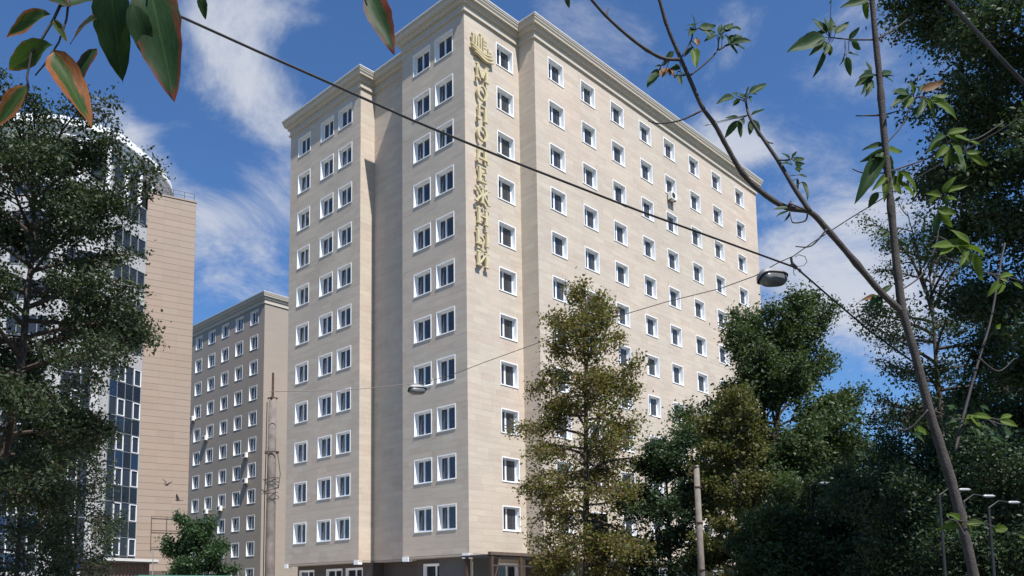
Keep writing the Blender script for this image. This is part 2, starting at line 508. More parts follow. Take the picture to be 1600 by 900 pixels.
# ------------------------------------------------------------------ facades
class Face:
    """vertical wall plane: o = left lower corner seen from outside, end = right corner"""
    def __init__(s, a, b, z0, z1):
        s.a = np.array([a[0], a[1]], float)
        b = np.array([b[0], b[1]], float)
        s.w = float(np.linalg.norm(b-s.a))
        s.u = (b-s.a)/s.w
        s.n = np.array([s.u[1], -s.u[0]])       # outward
        s.z0, s.z1 = z0, z1
        s.holes = []                             # (u0,u1,z0,z1)
    def P(s, u, n, z):
        q = s.a+s.u*u+s.n*n
        return (q[0], q[1], z)
    def M(s, u, n, z):
        q = s.a+s.u*u+s.n*n
        m = Matrix.Identity(4)
        m[0][0], m[1][0] = s.u
        m[0][1], m[1][1] = -s.n
        m[0][3], m[1][3], m[2][3] = q[0], q[1], z
        return m
    def wall(s, mb, inset=0.03, shrink=0.04):
        us = {0.0, s.w}
        zs = {s.z0, s.z1}
        hs = [(a+shrink, b-shrink, c+shrink, d-shrink) for a, b, c, d in s.holes]
        for a, b, c, d in hs:
            us |= {round(a, 4), round(b, 4)}
            zs |= {round(c, 4), round(d, 4)}
        us, zs = sorted(us), sorted(zs)
        idx = {}
        vs, fs = [], []
        def vid(i, j):
            if (i, j) not in idx:
                idx[(i, j)] = len(vs)
                vs.append(s.P(us[i], -inset, zs[j]))
            return idx[(i, j)]
        for i in range(len(us)-1):
            for j in range(len(zs)-1):
                cu, cz = (us[i]+us[i+1])/2, (zs[j]+zs[j+1])/2
                if any(a < cu < b and c < cz < d for a, b, c, d in hs):
                    continue
                fs.append((vid(i, j), vid(i+1, j), vid(i+1, j+1), vid(i, j+1)))
        mb.add(vs, fs)
    def panels(s, ch, pl, gap=0.004, zstart=None, stagger=True, rng=None):
        """rectangles of the cladding, cut round the openings"""
        rng = rng or random.Random(3)
        out = []
        z = s.z0 if zstart is None else zstart
        k = 0
        while z < s.z1-0.05:
            z2 = min(z+ch, s.z1)
            u = -(pl*rng.random()) if stagger else 0.0
            while u < s.w-1e-6:
                u2 = u+pl*(rng.uniform(.8, 1.25) if stagger else 1.0)
                if s.w-u2 < 0.12:
                    u2 = s.w
                a, b = max(u, 0), min(u2, s.w)
                if b-a > 0.02:
                    rects = [(a, b, z, z2)]
                    for h in s.holes:
                        nr = []
                        for r in rects:
                            if r[1] <= h[0]+.001 or r[0] >= h[1]-.001 or r[3] <= h[2]+.001 or r[2] >= h[3]-.001:
                                nr.append(r)
                                continue
                            if r[0] < h[0]:
                                nr.append((r[0], h[0], r[2], r[3]))
                            if r[1] > h[1]:
                                nr.append((h[1], r[1], r[2], r[3]))
                            m0, m1 = max(r[0], h[0]), min(r[1], h[1])
                            if r[2] < h[2]:
                                nr.append((m0, m1, r[2], h[2]))
                            if r[3] > h[3]:
                                nr.append((m0, m1, h[3], r[3]))
                        rects = nr
                    for r in rects:
                        if r[1]-r[0] > .03 and r[3]-r[2] > .03:
                            out.append((r[0]+gap/2, r[1]-gap/2, r[2]+gap/2, r[3]-gap/2))
                u = u2
            z = z2
            k += 1
        return out
def panel_mesh(mb, f, r, rng, back=-0.029, proud=0.0):
    n = proud+rng.uniform(-.0015, .0015)
    a, b, c, d = r
    vs = [f.P(a, n, c), f.P(b, n, c), f.P(b, n, d), f.P(a, n, d), f.P(a, back, c), f.P(b, back, c), f.P(b, back, d), f.P(a, back, d)]
    mb.add(vs, [(0, 1, 2, 3), (0, 4, 5, 1), (1, 5, 6, 2), (2, 6, 7, 3), (3, 7, 4, 0)])

def clad(faces, wallobj, ch, pl, m, near=300, stagger=True, zs=None, part='stone_panel', rest='stone_cladding', gap=.004):
    rng = random.Random(11)
    allp = []
    for f in faces:
        for r in f.panels(ch, pl, gap, zs, stagger, rng):
            p = np.array(f.P((r[0]+r[1])/2, 0, (r[2]+r[3])/2))
            dv = p-CAM
            dist = np.linalg.norm(dv)
            face = -np.dot(dv[:2]/dist, f.n)
            size = (r[1]-r[0])*(r[3]-r[2])*max(face, 0)/dist**2
            allp.append((-size, len(allp), f, r))
    allp.sort(key=lambda t: t[:2])
    for _, _, f, r in allp[:near]:
        mb = MB()
        panel_mesh(mb, f, r, rng)
        mb.build(part, m, wallobj)
    mb = MB()
    for _, _, f, r in allp[near:]:
        panel_mesh(mb, f, r, rng)
    if mb.v:
        me = bpy.data.meshes.new(rest)
        me.from_pydata(mb.v, [], mb.f)
        me.materials.append(m)
        tag(place(rest, me, wallobj), kind='stuff')

class WinKit:
    """shared meshes of one kind of window: surround, frame with mullion, two panes, curtain"""
    def __init__(s, w, h, t=0.058, depth=0.36, mull=0.42, proud=0.02):
        s.w, s.h = w, h
        mb = MB()
        mb.ring(w, h, t, -proud, depth, tb=t*.8)
        mb.box((-w/2-.01, -proud-.018, -h/2-.025), (w/2+.01, -proud-.001, -h/2+.02))
        s.sur = mb.mesh('window', M_WHITE)
        iw, ih = w-2*t, h-1.8*t
        s.iw, s.ih = iw, ih
        cz = -t*.1
        fr = .042
        def frame(mu):
            mb = MB()
            mb.ring(iw-.004, ih-.004, fr, depth-.09, depth-.02, cz=cz)
            xm = -iw/2+iw*mu
            mb.box((xm-.036, depth-.093, cz-ih/2+fr+.001), (xm+.036, depth-.018, cz+ih/2-fr-.001))
            for a, b in ((-iw/2+fr, xm-.036), (xm+.036, iw/2-fr)):
                mb.ring(b-a-.006, ih-2*fr-.006, .028, depth-.085, depth-.03, cx=(a+b)/2, cz=cz)
            return mb.mesh('window_frame', M_PVC), xm
        s.kinds = []
        for mu in (mull, mull*.92, mull):
            f, xm = frame(mu)
            ps = []
            for a, b in ((-iw/2+fr+.03, xm-.066), (xm+.066, iw/2-fr-.03)):
                mb = MB()
                mb.box((a, depth-.062, cz-ih/2+fr+.033), (b, depth-.054, cz+ih/2-fr-.033))
                ps.append(mb.mesh('pane', M_GLASS))
            s.kinds.append((f, ps))
        s.curt = []
        for x0, x1, m in ((-iw/2, -iw/2+iw*.36, M_CURT), (iw*.12, iw/2, M_CURT2), (-iw/2, iw/2, M_CURT2), (iw*.2, iw/2, M_CURT), (-iw/2, iw/2, M_BLIND), (-iw/2, iw*-.08, M_BLIND)):
            mb = MB()
            n = 18
            zl = -ih/2-.05 if m is not M_BLIND else (.05 if x1 > 0 else -.18)
            wv = 1.0 if m is not M_BLIND else .12
            vs, fs = [], []
            for k in range(n+1):
                x = x0+(x1-x0)*k/n
                y = depth+.10+wv*(.025*math.sin(k*1.9)+.015*math.sin(k*.7+1))
                vs += [(x, y, zl), (x, y, ih/2+.05), (x, y+.006, zl), (x, y+.006, ih/2+.05)]
            for k in range(n):
                q = 4*k
                fs += [(q, q+4, q+5, q+1), (q+2, q+3, q+7, q+6)]
            mb.add(vs, fs)
            s.curt.append(mb.mesh('curtain', m, True))
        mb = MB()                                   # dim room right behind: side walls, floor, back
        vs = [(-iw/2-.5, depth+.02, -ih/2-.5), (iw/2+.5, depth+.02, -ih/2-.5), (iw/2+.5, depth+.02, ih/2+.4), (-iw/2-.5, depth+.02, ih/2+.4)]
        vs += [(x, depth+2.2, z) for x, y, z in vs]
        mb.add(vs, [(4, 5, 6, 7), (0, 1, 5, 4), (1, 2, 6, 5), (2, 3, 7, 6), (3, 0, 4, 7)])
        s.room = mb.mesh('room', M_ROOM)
    def put(s, f, parent, u, z, rng, curtain=0.62, room=True):
        """u, z = centre of the window on face f"""
        f.holes.append((u-s.w/2, u+s.w/2, z-s.h/2, z+s.h/2))
        Mw = f.M(u, 0, z)
        wn = place('window', s.sur, parent, Mw)
        fm, ps = s.kinds[rng.randrange(3)]
        fo = place('window_frame', fm, wn, Mw)
        for p in ps:
            place('pane', p, wn, Mw)
        if rng.random() < curtain:
            place('curtain', s.curt[rng.randrange(6)], wn, Mw)
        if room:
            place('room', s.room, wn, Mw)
        return wn

def sweep(mb, path, prof, closed=False, mi=0):
    """profile (offset outward, z) swept along a plan polyline with mitred corners (outside = right-hand side of travel)"""
    n = len(path)
    P = [np.array(p, float) for p in path]
    rows = []
    for i in range(n):
        d1 = P[i]-P[i-1] if (i > 0 or closed) else None
        d2 = P[(i+1) % n]-P[i] if (i < n-1 or closed) else None
        ns = []
        for d in (d1, d2):
            if d is not None:
                d = d/np.linalg.norm(d)
                ns.append(np.array([d[1], -d[0]]))
        if len(ns) == 2:
            m = ns[0]+ns[1]
            m = m/np.dot(m, ns[0]) if abs(np.dot(m, ns[0])) > 1e-6 else ns[0]
        else:
            m = ns[0]
        rows.append([(*(P[i]+m*o), z) for o, z in prof])
    k = len(prof)
    vs = [p for r in rows for p in r]
    fs = []
    for i in range(n if closed else n-1):
        j = (i+1) % n
        for q in range(k-1):
            fs.append((i*k+q, j*k+q, j*k+q+1, i*k+q+1))
    mb.add(vs, fs, mi)

# ------------------------------------------------------------------ the hotel
rngW = random.Random(5)
Z0, Z1 = 4.22, 37.95
HT = thing('hotel_building', (5, 5, 0), 'tall beige stone clad hotel with stepped corner tower, filling the middle of the view', 'building')
PL = [(.231, 19.375), (.231, 10.538), (1.504, 10.538), (1.504, 5.801), (0, 5.801), (0, 0), (5.114, 0), (5.114, -1.352), (36.195, -1.352), (36.195, 12.0), (14.0, 12.0), (14.0, 19.375)]
hf = [Face(PL[i], PL[(i+1) % len(PL)], Z0, Z1) for i in range(len(PL))]
fE, fES, fRec, fTS, fL, fR, fWS, fW = hf[:8]
kit = WinKit(1.63, 1.528)
WCOL = [6.316+3.65*k+v-5.114+.817 for k, v in enumerate((.17, .077, -.041, -.03, -.278, -.179, -.137, .30))]
for row in range(11):
    zc = 37.222-3.0*row-.764
    for y in (4.716, 2.633):
        kit.put(fL, HT, 5.801-y+.812, zc, rngW)
    kit.put(fR, HT, 2.871+.85, zc, rngW)
    for u in WCOL:
        kit.put(fW, HT, u, zc, rngW, .5)
    for y in (18.287, 15.334, 13.122):
        kit.put(fE, HT, 19.375-y+.801, zc, rngW)
mb = MB()
for f in hf:
    f.wall(mb)
hwall = mb.build('wall', M_MORT, HT)
bm = bmesh.new()
bm.from_mesh(hwall.data)
bmesh.ops.remove_doubles(bm, verts=bm.verts, dist=0.002)
bm.to_mesh(hwall.data)
bm.free()
clad([fE, fES, fRec, fTS, fL, fR, fWS, fW], hwall, 0.375, 1.1, M_STONE)
CPROF = [(-.02, 37.85), (.12, 37.85), (.12, 37.97), (.05, 37.99), (.05, 38.37), (.20, 38.37), (.20, 38.50), (.25, 38.55), (.25, 38.64), (.40, 38.64), (.40, 38.73), (.47, 38.86), (.47, 38.98), (.51, 38.98), (.51, 39.08), (.54, 39.085), (.54, 39.17), (-.35, 39.25), (-.35, 38.6)]
mb = MB()
sweep(mb, PL, CPROF[:15], True)
mb.build('cornice', M_CORN, HT)
mb = MB()
sweep(mb, PL, CPROF[14:], True)
mb.build('roof_flashing', M_FLASH, HT)
mb = MB()
mb.prism(PL, 38.5, 38.75)
mb.build('roof', M_ROOF, HT)
mb = MB()
mb.prism(PL, 4.10, 4.20)
mb.build('soffit', M_MORT, HT)
INSET = 1.1
GP = [(.231+INSET, 19.3), (.231+INSET, 10.4), (2.3, 10.4), (2.3, 5.6), (1.0, 5.6), (1.0, .9), (6.0, .9), (6.0, -.3), (36.0, -.3), (36.0, 11.9), (13.9, 11.9), (13.9, 19.3)]
mb = MB()
gf = [Face(GP[i], GP[(i+1) % 12], 0, 4.10) for i in range(12)]
kg = WinKit(1.9, 2.5, .08, .18, .55, .03)
for f, us in ((gf[0], (1.2, 4.6, 6.9)), (gf[4], (1.6, 3.4)), (gf[5], (1.1, 3.3)), (gf[7], (2.5, 6.5, 10.5, 14.5, 18.5, 22.5, 26.5))):
    for u in us:
        kg.put(f, HT, u, 2.55, rngW, 0.2)
mb = MB()
gf[5].wall(mb, 0.0, 0.03)
mb.build('entrance_wall', M_STONE2, HT)
mb = MB()
for f in gf:
    if f is not gf[5]:
        f.wall(mb, 0.0, 0.03)
mb.build('ground_floor_wall', M_BASE, HT)
for i, (f, u0, u1) in enumerate(((fL, 0, .55), (fL, 5.25, 5.8), (fE, 0, .45), (fE, 8.35, 8.83))):
    mb = MB()
    a, b, c = f.P(u0, .045, 0), f.P(u1, .045, 0), f.P(u0, -.3, 0)
    d = f.P(u1, -.3, 0)
    mb.prism([a[:2], c[:2], d[:2], b[:2]], 3.95, 4.235)
    mb.build('corner_cap', M_WHITE, HT)

# ---- sign on the tower, letters one above another
SG = thing('wall_sign', (1.3, -.12, 21.5), 'gold vertical lettering with boat shaped city emblem on the hotel tower', 'sign')
def letter_polys(ch):
    B = lambda x0, x1, z0, z1: [(x0, z0), (x1, z0), (x1, z1), (x0, z1)]
    S = lambda x, z, w=.13: B(x-w, x+w, z-.045, z+.045)
    D = lambda x0, z0, x1, z1, w: [(x0-w, z0), (x0+w, z0), (x1+w, z1), (x1-w, z1)]
    if ch == 'М':
        return [B(-.42, -.35, .05, .95), B(.27, .43, .05, .95), D(.0, .12, -.36, .97, .09), D(.0, .12, .31, .97, .045), S(-.39, .04), S(.35, .04, .17), S(-.40, .96, .10), S(.37, .96, .12)]
    if ch == 'Л':
        return [B(-.30, -.19, .08, .93), B(.17, .33, .05, .95), B(-.32, .35, .90, .985), S(-.28, .05, .14), S(.25, .04, .17), B(-.42, -.24, .0, .16)]
    if ch == 'Д':
        return [D(-.30, .22, -.20, .93, .06), B(.14, .30, .2, .95), B(-.28, .33, .90, .985), B(-.44, .44, .13, .24), B(-.44, -.34, -.06, .14), B(.34, .44, -.06, .14)]
    if ch == 'Е':
        return [B(-.28, -.12, .05, .95), B(-.36, .32, .0, .085), B(-.36, .30, .915, 1.0), B(-.12, .17, .46, .54), B(.25, .33, .08, .26), B(.23, .31, .74, .92), B(.13, .19, .38, .62)]
    if ch == 'Ж':
        return [B(-.075, .075, .05, .95), D(-.46, .05, -.06, .56, .075), D(-.43, .95, -.06, .46, .06), D(.46, .05, .06, .56, .075), D(.43, .95, .06, .46, .06), S(0, .04, .15), S(0, .96, .15), S(-.48, .04, .12), S(.48, .04, .12), S(-.43, .96, .12), S(.43, .96, .12)]
    if ch == 'Н':
        return [B(-.36, -.20, .05, .95), B(.20, .36, .05, .95), B(-.2, .2, .45, .54), S(-.28, .04, .16), S(.28, .04, .16), S(-.28, .96, .16), S(.28, .96, .16)]
    if ch == 'Ы':
        out = [B(-.43, -.28, .05, .95), B(.28, .43, .05, .95), S(-.355, .96, .15), S(.355, .04, .14), S(.355, .96, .14), B(-.50, -.30, .0, .08)]
        n = 10
        for k in range(n):
            a0, a1 = -math.pi/2+math.pi*k/n, -math.pi/2+math.pi*(k+1)/n
            o = lambda a, r: (-.20+r*math.cos(a)*1.25, .27+r*math.sin(a)*1.05)
            out.append([o(a0, .17), o(a0, .255), o(a1, .255), o(a1, .17)])
        return out+[B(-.29, -.19, .0, .09), B(-.29, -.19, .45, .54)]
    if ch == 'Й':
        out = [B(-.38, -.22, .05, .85), B(.22, .38, .05, .85), D(-.24, .12, .24, .80, .05), S(-.30, .04, .16), S(.30, .04, .16), S(-.30, .86, .16), S(.30, .86, .16)]
        for k in range(8):
            a0, a1 = math.pi+math.pi*k/8, math.pi+math.pi*(k+1)/8
            o = lambda a, r: (r*math.cos(a), 1.10+r*math.sin(a)*.85)
            out.append([o(a0, .12), o(a0, .19), o(a1, .19), o(a1, .12)])
        return out
    if ch == 'О':
        out = []
        n = 28
        for k in range(n):
            a0, a1 = 2*math.pi*k/n, 2*math.pi*(k+1)/n
            o = lambda a: (.42*math.cos(a), .5+.5*math.sin(a))
            i = lambda a: (.24*math.cos(a), .5+.41*math.sin(a))
            out.append([i(a0), o(a0), o(a1), i(a1)])
        return out
for k, ch in enumerate('МОЛОДЕЖНЫЙ'):
    mb = MB()
    wd, hg = (1.16, 1.0)
    for q, poly in enumerate(letter_polys(ch)):
        off = 0 if ch == 'О' else .0025*(q % 9)
        mb.extr([(x*wd, (z-.5)*hg) for x, z in poly], -.07-off, .07-off)
    for x, z in ((-.3, .2), (.3, .2), (-.3, .8), (.3, .8)):
        if ch != 'О':
            mb.box((x*wd-.02, .05, (z-.5)*hg-.02), (x*wd+.02, .20, (z-.5)*hg+.02))
    mb.build('letter', M_GOLD, SG, fR.M(1.36-.016*k, .20, 34.25-1.345*k))
# emblem: tower blocks riding on three waves
def wave(z, amp, t, x0, x1, ph):
    n = 18
    top, bot = [], []
    for k in range(n+1):
        s = k/n
        x = x0+(x1-x0)*s
        zz = z+amp*math.cos(s*math.pi*1.5+ph)+.06*s
        th = t*(.35+.65*math.sin(math.pi*min(1, s*1.05+.02)))
        top.append((x, zz+th/2))
        bot.append((x, zz-th/2))
    return top, bot
for q, (z, x0, x1) in enumerate(((.52, -1.1, 1.10), (.30, -1.0, 1.18), (.05, -.72, 1.22))):
    mb = MB()
    tp, bt = wave(z, .13, .15, x0, x1, .1)
    for k in range(len(tp)-1):
        mb.extr([bt[k], bt[k+1], tp[k+1], tp[k]], -.12-.003*q, .04)
    mb.build('emblem_wave', M_GOLD, SG, fR.M(1.38, .14, 35.28) @ Matrix.Diagonal((.9, 1, .86, 1)))
for q, (x0, x1, z0, z1) in enumerate(((-.92, -.80, .78, 1.42), (-.66, -.54, .72, 1.42), (-.40, -.28, .62, 1.50), (-.14, -.04, .52, 1.72), (.12, .48, .50, 1.66), (.62, .96, .38, 1.0))):
    mb = MB()
    mb.extr([(x0, z0), (x1, z0), (x1, z1), (x0, z1)], -.10, .04)
    if q >= 4:
        zz = z0+.25
        while zz < z1-.2:
            for xx in (x0+.06, (x0+x1)/2+.03):
                mb.extr([(xx, zz), (xx+.09, zz), (xx+.09, zz+.11), (xx, zz+.11)], -.104, -.1005, 1)
            zz += .26
    elif q in (0, 3):
        mb.extr([(x0-.10, z1+.002), (x1+.10, z1+.002), (x1+.10, z1+.07), (x0-.10, z1+.07)], -.103, .04)
    mb.build('emblem_block', [M_GOLD, M_RUST], SG, fR.M(1.38, .14, 35.28) @ Matrix.Diagonal((.9, 1, .86, 1)))

# ---- porch frame in front of the ground floor
PF = thing('entrance_porch', (1.0, -2.2, 0), 'unfinished metal porch frame at the foot of the hotel tower', 'porch')
for x, y in ((-.6, -2.3), (1.8, -2.3), (4.2, -2.3), (-.6, -.4), (4.2, -1.4)):
    mb = MB()
    mb.box((x-.07, y-.07, 0), (x+.07, y+.07, 4.02))
    mb.build('post', M_RUST, PF)
mb = MB()
mb.box((-.8, -2.42, 4.03), (4.5, -2.2, 4.2))
mb.build('beam', M_BROWNW, PF)
mb = MB()
mb.box((-.75, -2.19, 3.96), (4.45, -.1, 4.06))
mb.build('deck', M_BOARD, PF)
for x0, x1 in ((-.52, 1.72), (1.88, 4.12)):
    mb = MB()
    mb.box((x0, -2.34, 3.42), (x1, -2.27, 3.50))
    mb.build('rail', M_STEELW, PF)
mb = MB()
mb.tube([(0.1, -2.3, 4.0), (-.48, -2.3, 2.4)], .035, 6)
mb.build('brace', M_RUST, PF)

# ---- air conditioners
def ac_unit(M_, label, grp):
    t = thing('air_conditioner', M_.translation, label, 'air conditioner', grp)
    WM[t.name] = Matrix.Translation(M_.translation)
    mb = MB()
    mb.box((-.40, -.42, -.29), (.40, -.10, .29))
    mb.build('casing', M_AC, t, M_)
    mb = MB()
    n = 20
    for k in range(n):
        a0, a1 = 2*math.pi*k/n, 2*math.pi*(k+1)/n
        o = lambda a, r: (-.10+r*math.cos(a), r*math.sin(a))
        mb.extr([o(a0, .02), o(a0, .23), o(a1, .23), o(a1, .02)], -.428, -.421)
    mb.build('fan_grille', M_BLACKM, t, M_)
    for x in (-.28, .28):
        mb = MB()
        mb.box((x-.02, -.40, -.335), (x+.02, .0, -.292))
        mb.box((x-.02, -.04, -.60), (x+.02, .0, -.337))
        mb.tube([(x, -.37, -.31), (x, -.02, -.57)], .014, 5)
        mb.build('bracket', M_STEELW, t, M_)
ac_unit(fW.M(21.26-5.114, 0, 32.45), 'white air conditioner hung under an upper window of the sunlit hotel wing', None)

# ------------------------------------------------------------------ second block behind
HB = thing('apartment_block', (20, 60, 0), 'plain grey beige slab block behind, between the curved tower and the hotel', 'building')
QL = [(15.35, 84.0), (15.35, 47.3), (30.0, 47.3), (30.0, 84.0)]
bfc = [Face(QL[i], QL[(i+1) % 4], 0, 35.9) for i in range(4)]
kb = WinKit(1.72, 1.66)
rb = random.Random(9)
for row in range(12):
    for c in range(7):
        kb.put(bfc[0], HB, 84.0-(49.53+3.321*c), 34.414-3.0*row-.05, rb, .5, room=True)
mb = MB()
for f in bfc:
    f.wall(mb, 0.0)
M_STUCCO = stone('grey_stucco', [(.31, .268, .225), (.31, .268, .225)], 0.6, .06)
mb.build('wall', M_STUCCO, HB)
mb = MB()
sweep(mb, QL, [(o*.8, z-2.35) for o, z in CPROF[:15]], True)
mb.build('cornice', M_CORN, HB)
mb = MB()
sweep(mb, QL, [(o*.8, z-2.35) for o, z in CPROF[14:]], True)
mb.build('roof_flashing', M_FLASH, HB)
mb = MB()
mb.prism(QL, 36.2, 36.4)
mb.build('roof', M_ROOF, HB)
for (y, z), lb in zip(((63.7, 24.6), (60.22, 21.6), (50.6, 18.2), (50.5, 15.2), (59.6, 12.4), (56.2, 12.5)),
                      ('topmost small air conditioner on the shaded slab block, casting a long shadow', 'second highest air conditioner on the slab block, just right of the topmost one',
                       'upper of two air conditioners beside the concrete pole on the slab block', 'lower of two air conditioners beside the concrete pole on the slab block',
                       'left one of the side by side air conditioners above the bushy tree', 'right one of the side by side air conditioners above the bushy tree')):
    ac_unit(bfc[0].M(84.0-y, 0, z), lb, 'air conditioners on the slab block')

# ------------------------------------------------------------------ round fronted tower at the left
LT = thing('round_tower', (-6, 40, 0), 'white tower with glazed curved front and pink panelled flank at the left', 'building')
fp = [(-20.0, 52.0), (-17.6, 44.6), (-14.6, 39.4), (-11.2, 36.4), (-7.75, 35.6), (-3.23, 37.41)]
az = R(105)
e1 = (-3.23+4.32*math.sin(az), 37.41+4.32*math.cos(az))
lpoly = fp+[e1, (6.0, 52.0)]
lf = [Face(lpoly[i], lpoly[i+1], 0, 36.6) for i in range(len(fp)-1)]
flank = Face(fp[-1], e1, 0, 38.75)
back = [Face(e1, (6, 52), 0, 38.7), Face((6, 52), (-20, 52), 0, 36.6)]
def bay(f, u0, u1, floors, parent, rng, glazed_to):
    """glazed bay: each storey a window band and a spandrel, frames and panes one by one"""
    n = max(3, round((u1-u0)/.92))
    pw = (u1-u0)/n
    for k in range(floors):
        zb = 4.4+3.0*k
        low = zb < glazed_to
        mb = MB()
        H = 1.62
        Mw = f.M((u0+u1)/2, 0, zb+1.0+H/2)
        wd = u1-u0
        mb.ring(wd, H, .045, -.06, .10)
        for q in range(1, n):
            x = -wd/2+pw*q
            mb.box((x-.02, -.058, -H/2+.046), (x+.02, .095, H/2-.046))
        wn = mb.build('window', M_ALU, parent, Mw)
        for q in range(n):
            x0, x1 = -wd/2+pw*q+.045, -wd/2+pw*(q+1)-.045
            if q % 2 == (1 if low else 5):
                mb = MB()
                mb.ring(x1-x0, H-.16, .06, -.085, -.02, cx=(x0+x1)/2)
                mb.build('sash', M_PVC, wn, Mw)
            mb = MB()
            mb.box((x0+.012, -.012, -H/2+.075), (x1-.012, -.002, H/2-.075))
            mb.build('pane', M_GLASSD, wn, Mw)
        if low:
            for q in range(n):
                mb = MB()
                x0, x1 = u0+pw*q+.03, u0+pw*(q+1)-.03
                m = M_BLUE if rng.random() < .4 else M_DARKSP
                P = [f.P(x0, .03, 0), f.P(x1, .03, 0), f.P(x1, -.02, 0), f.P(x0, -.02, 0)]
                mb.prism([p[:2] for p in P], zb-.37, zb+.985)
                mb.build('spandrel_panel', m, parent)
            for q in range(n+1):
                mb = MB()
                x = min(max(u0+pw*q, u0+.03), u1-.03)
                P = [f.P(x-.02, .045, 0), f.P(x+.02, .045, 0), f.P(x+.02, -.02, 0), f.P(x-.02, -.02, 0)]
                mb.prism([p[:2] for p in P], zb-.372, zb+.998)
                mb.build('mullion', M_ALU, parent)
rl = random.Random(21)
mb = MB()
for i, f in enumerate(lf):
    if i == len(lf)-1:
        u0, u1 = f.w-3.75, f.w-.12
    else:
        u0, u1 = .6, f.w-.6
    for k in range(11):
        zb = 4.4+3.0*k
        f.holes.append((u0, u1, zb+1.0, zb+2.62))
        if zb < 21.0:
            f.holes.append((u0, u1, zb-.37, zb+1.0))
for f in lf:
    f.wall(mb, 0.0, -.01)
for f in back:
    f.wall(mb, 0.0)
mb.build('wall', M_PLAST, LT)
for i, f in enumerate(lf):
    if i == len(lf)-1:
        u0, u1 = f.w-3.75, f.w-.12
    else:
        u0, u1 = .6, f.w-.6
    bay(f, u0, u1, 11, LT, rl, 21.0)
mb = MB()
cx = [(-3.6+.5, 38.2+.3), (-7.6, 36.7), (-11, 37.5), (-14, 40.2), (-16.8, 45.0), (-19, 51.5), (5.2, 51.5), (.6, 37.6)]
mb.prism(cx, 0.01, 36.3)
mb.build('interior_core', M_ROOM, LT)
mb = MB()
flank.wall(mb, .03)
fw_ = mb.build('flank_wall', M_MORT, LT)
rng = random.Random(2)
z = .6
while z < 38.7:
    u = 0.0
    for s in (1.48, 1.42, 1.42):
        mb = MB()
        panel_mesh(mb, flank, (u+.006, min(u+s-.006, flank.w-.002), z+.012, min(z+.60, 38.74)-.012), rng)
        mb.build('cladding_panel', M_PINK if z > 7 else M_BROWNW if z < 4 else M_PINK, fw_)
        u += s
    z += .60
mb = MB()
mb.prism([flank.P(-.05, .06, 0)[:2], flank.P(flank.w+.06, .06, 0)[:2], flank.P(flank.w+.06, -3.5, 0)[:2], flank.P(-.05, -3.5, 0)[:2]], 38.76, 38.90)
mb.build('flank_coping', M_PINK, LT)
mb = MB()
mb.prism([(x*.95-.25, 41+(y-41)*.93+.1) for x, y in lpoly], 36.3, 36.55)
mb.build('roof', M_ROOF, LT)
# attic drum and crown
def arc(pts, n):
    """smooth curve through plan points"""
    P = [np.array(p, float) for p in pts]
    out = []
    for i in range(len(P)-1):
        p0 = P[max(i-1, 0)]
        p1, p2 = P[i], P[i+1]
        p3 = P[min(i+2, len(P)-1)]
        for k in range(n):
            t = k/n
            out.append(.5*((2*p1)+(-p0+p2)*t+(2*p0-5*p1+4*p2-p3)*t*t+(-p0+3*p1-3*p2+p3)*t**3))
    out.append(P[-1])
    return out
crown = arc([(-20.0, 51.0), (-18.4, 45.5), (-16.9, 42.3), (-15.2, 39.7), (-12.9, 37.4), (-10.5, 36.0), (-7.6, 35.6), (-5.2, 36.7), (-3.2, 38.0), (-1.1, 39.6), (.6, 42.0), (1.4, 45.0)], 5)
mb = MB()
sweep(mb, crown, [(-2.5, 40.45), (.05, 40.45), (.05, 40.62), (.30, 40.62), (.30, 40.80), (.16, 40.80), (.16, 40.98), (.48, 40.98), (.48, 41.15), (.36, 41.15), (.36, 41.32), (.72, 41.32), (.72, 41.52), (-2.5, 41.55)], False)
mb.build('crown_cornice', M_WHITE, LT, smooth=False)
mb = MB()
sweep(mb, crown, [(-.25, 36.5), (-.25, 40.45)], False)
mb.build('attic_wall', M_PLAST, LT)
for i in range(2, len(crown)-1, 4):
    p = crown[i]
    mb = MB()
    mb.tube([(p[0], p[1], 36.5), (p[0], p[1], 40.44)], .2, 10)
    mb.build('column', M_WHITE, LT)
for i in range(4, len(crown)-3, 4):
    p = (crown[i]+crown[i+1])/2
    dd = crown[i+1]-crown[i]
    dd = dd/np.linalg.norm(dd)
    ff = Face(p-dd*.7, p+dd*.7, 36, 41)
    mb = MB()
    mb.ring(1.4, 2.2, .06, .12, .24)
    mb.box((-.63, .17, -1.03), (.63, .19, 1.03), 1)
    mb.build('attic_window', [M_ALU, M_GLASSD], LT, ff.M(.7, 0, 38.6))
acc = 0.0
for i in range(len(crown)-1):
    a, b = crown[i], crown[i+1]
    d = b-a
    L = np.linalg.norm(d)
    d = d/L
    n_ = np.array([d[1], -d[0]])
    mb = MB()
    P = [a+d*.06+n_*.60, b-d*.02+n_*.60, b-d*.02+n_*.48, a+d*.06+n_*.48]
    mb.prism([tuple(p) for p in P], 41.53, 42.08)
    mb.build('parapet_panel', M_WHITE, LT)
mb = MB()
q = [flank.P(uu, -.3, 38.9) for uu in (.3, 1.3, 2.3, 3.3, 4.2)]
for p in q:
    mb.tube([p, (p[0], p[1], 39.75)], .02, 5)
for zz in (39.35, 39.72):
    mb.tube([(p[0], p[1], zz) for p in q], .016, 5)
mb.build('roof_railing', M_BLACKM, LT)

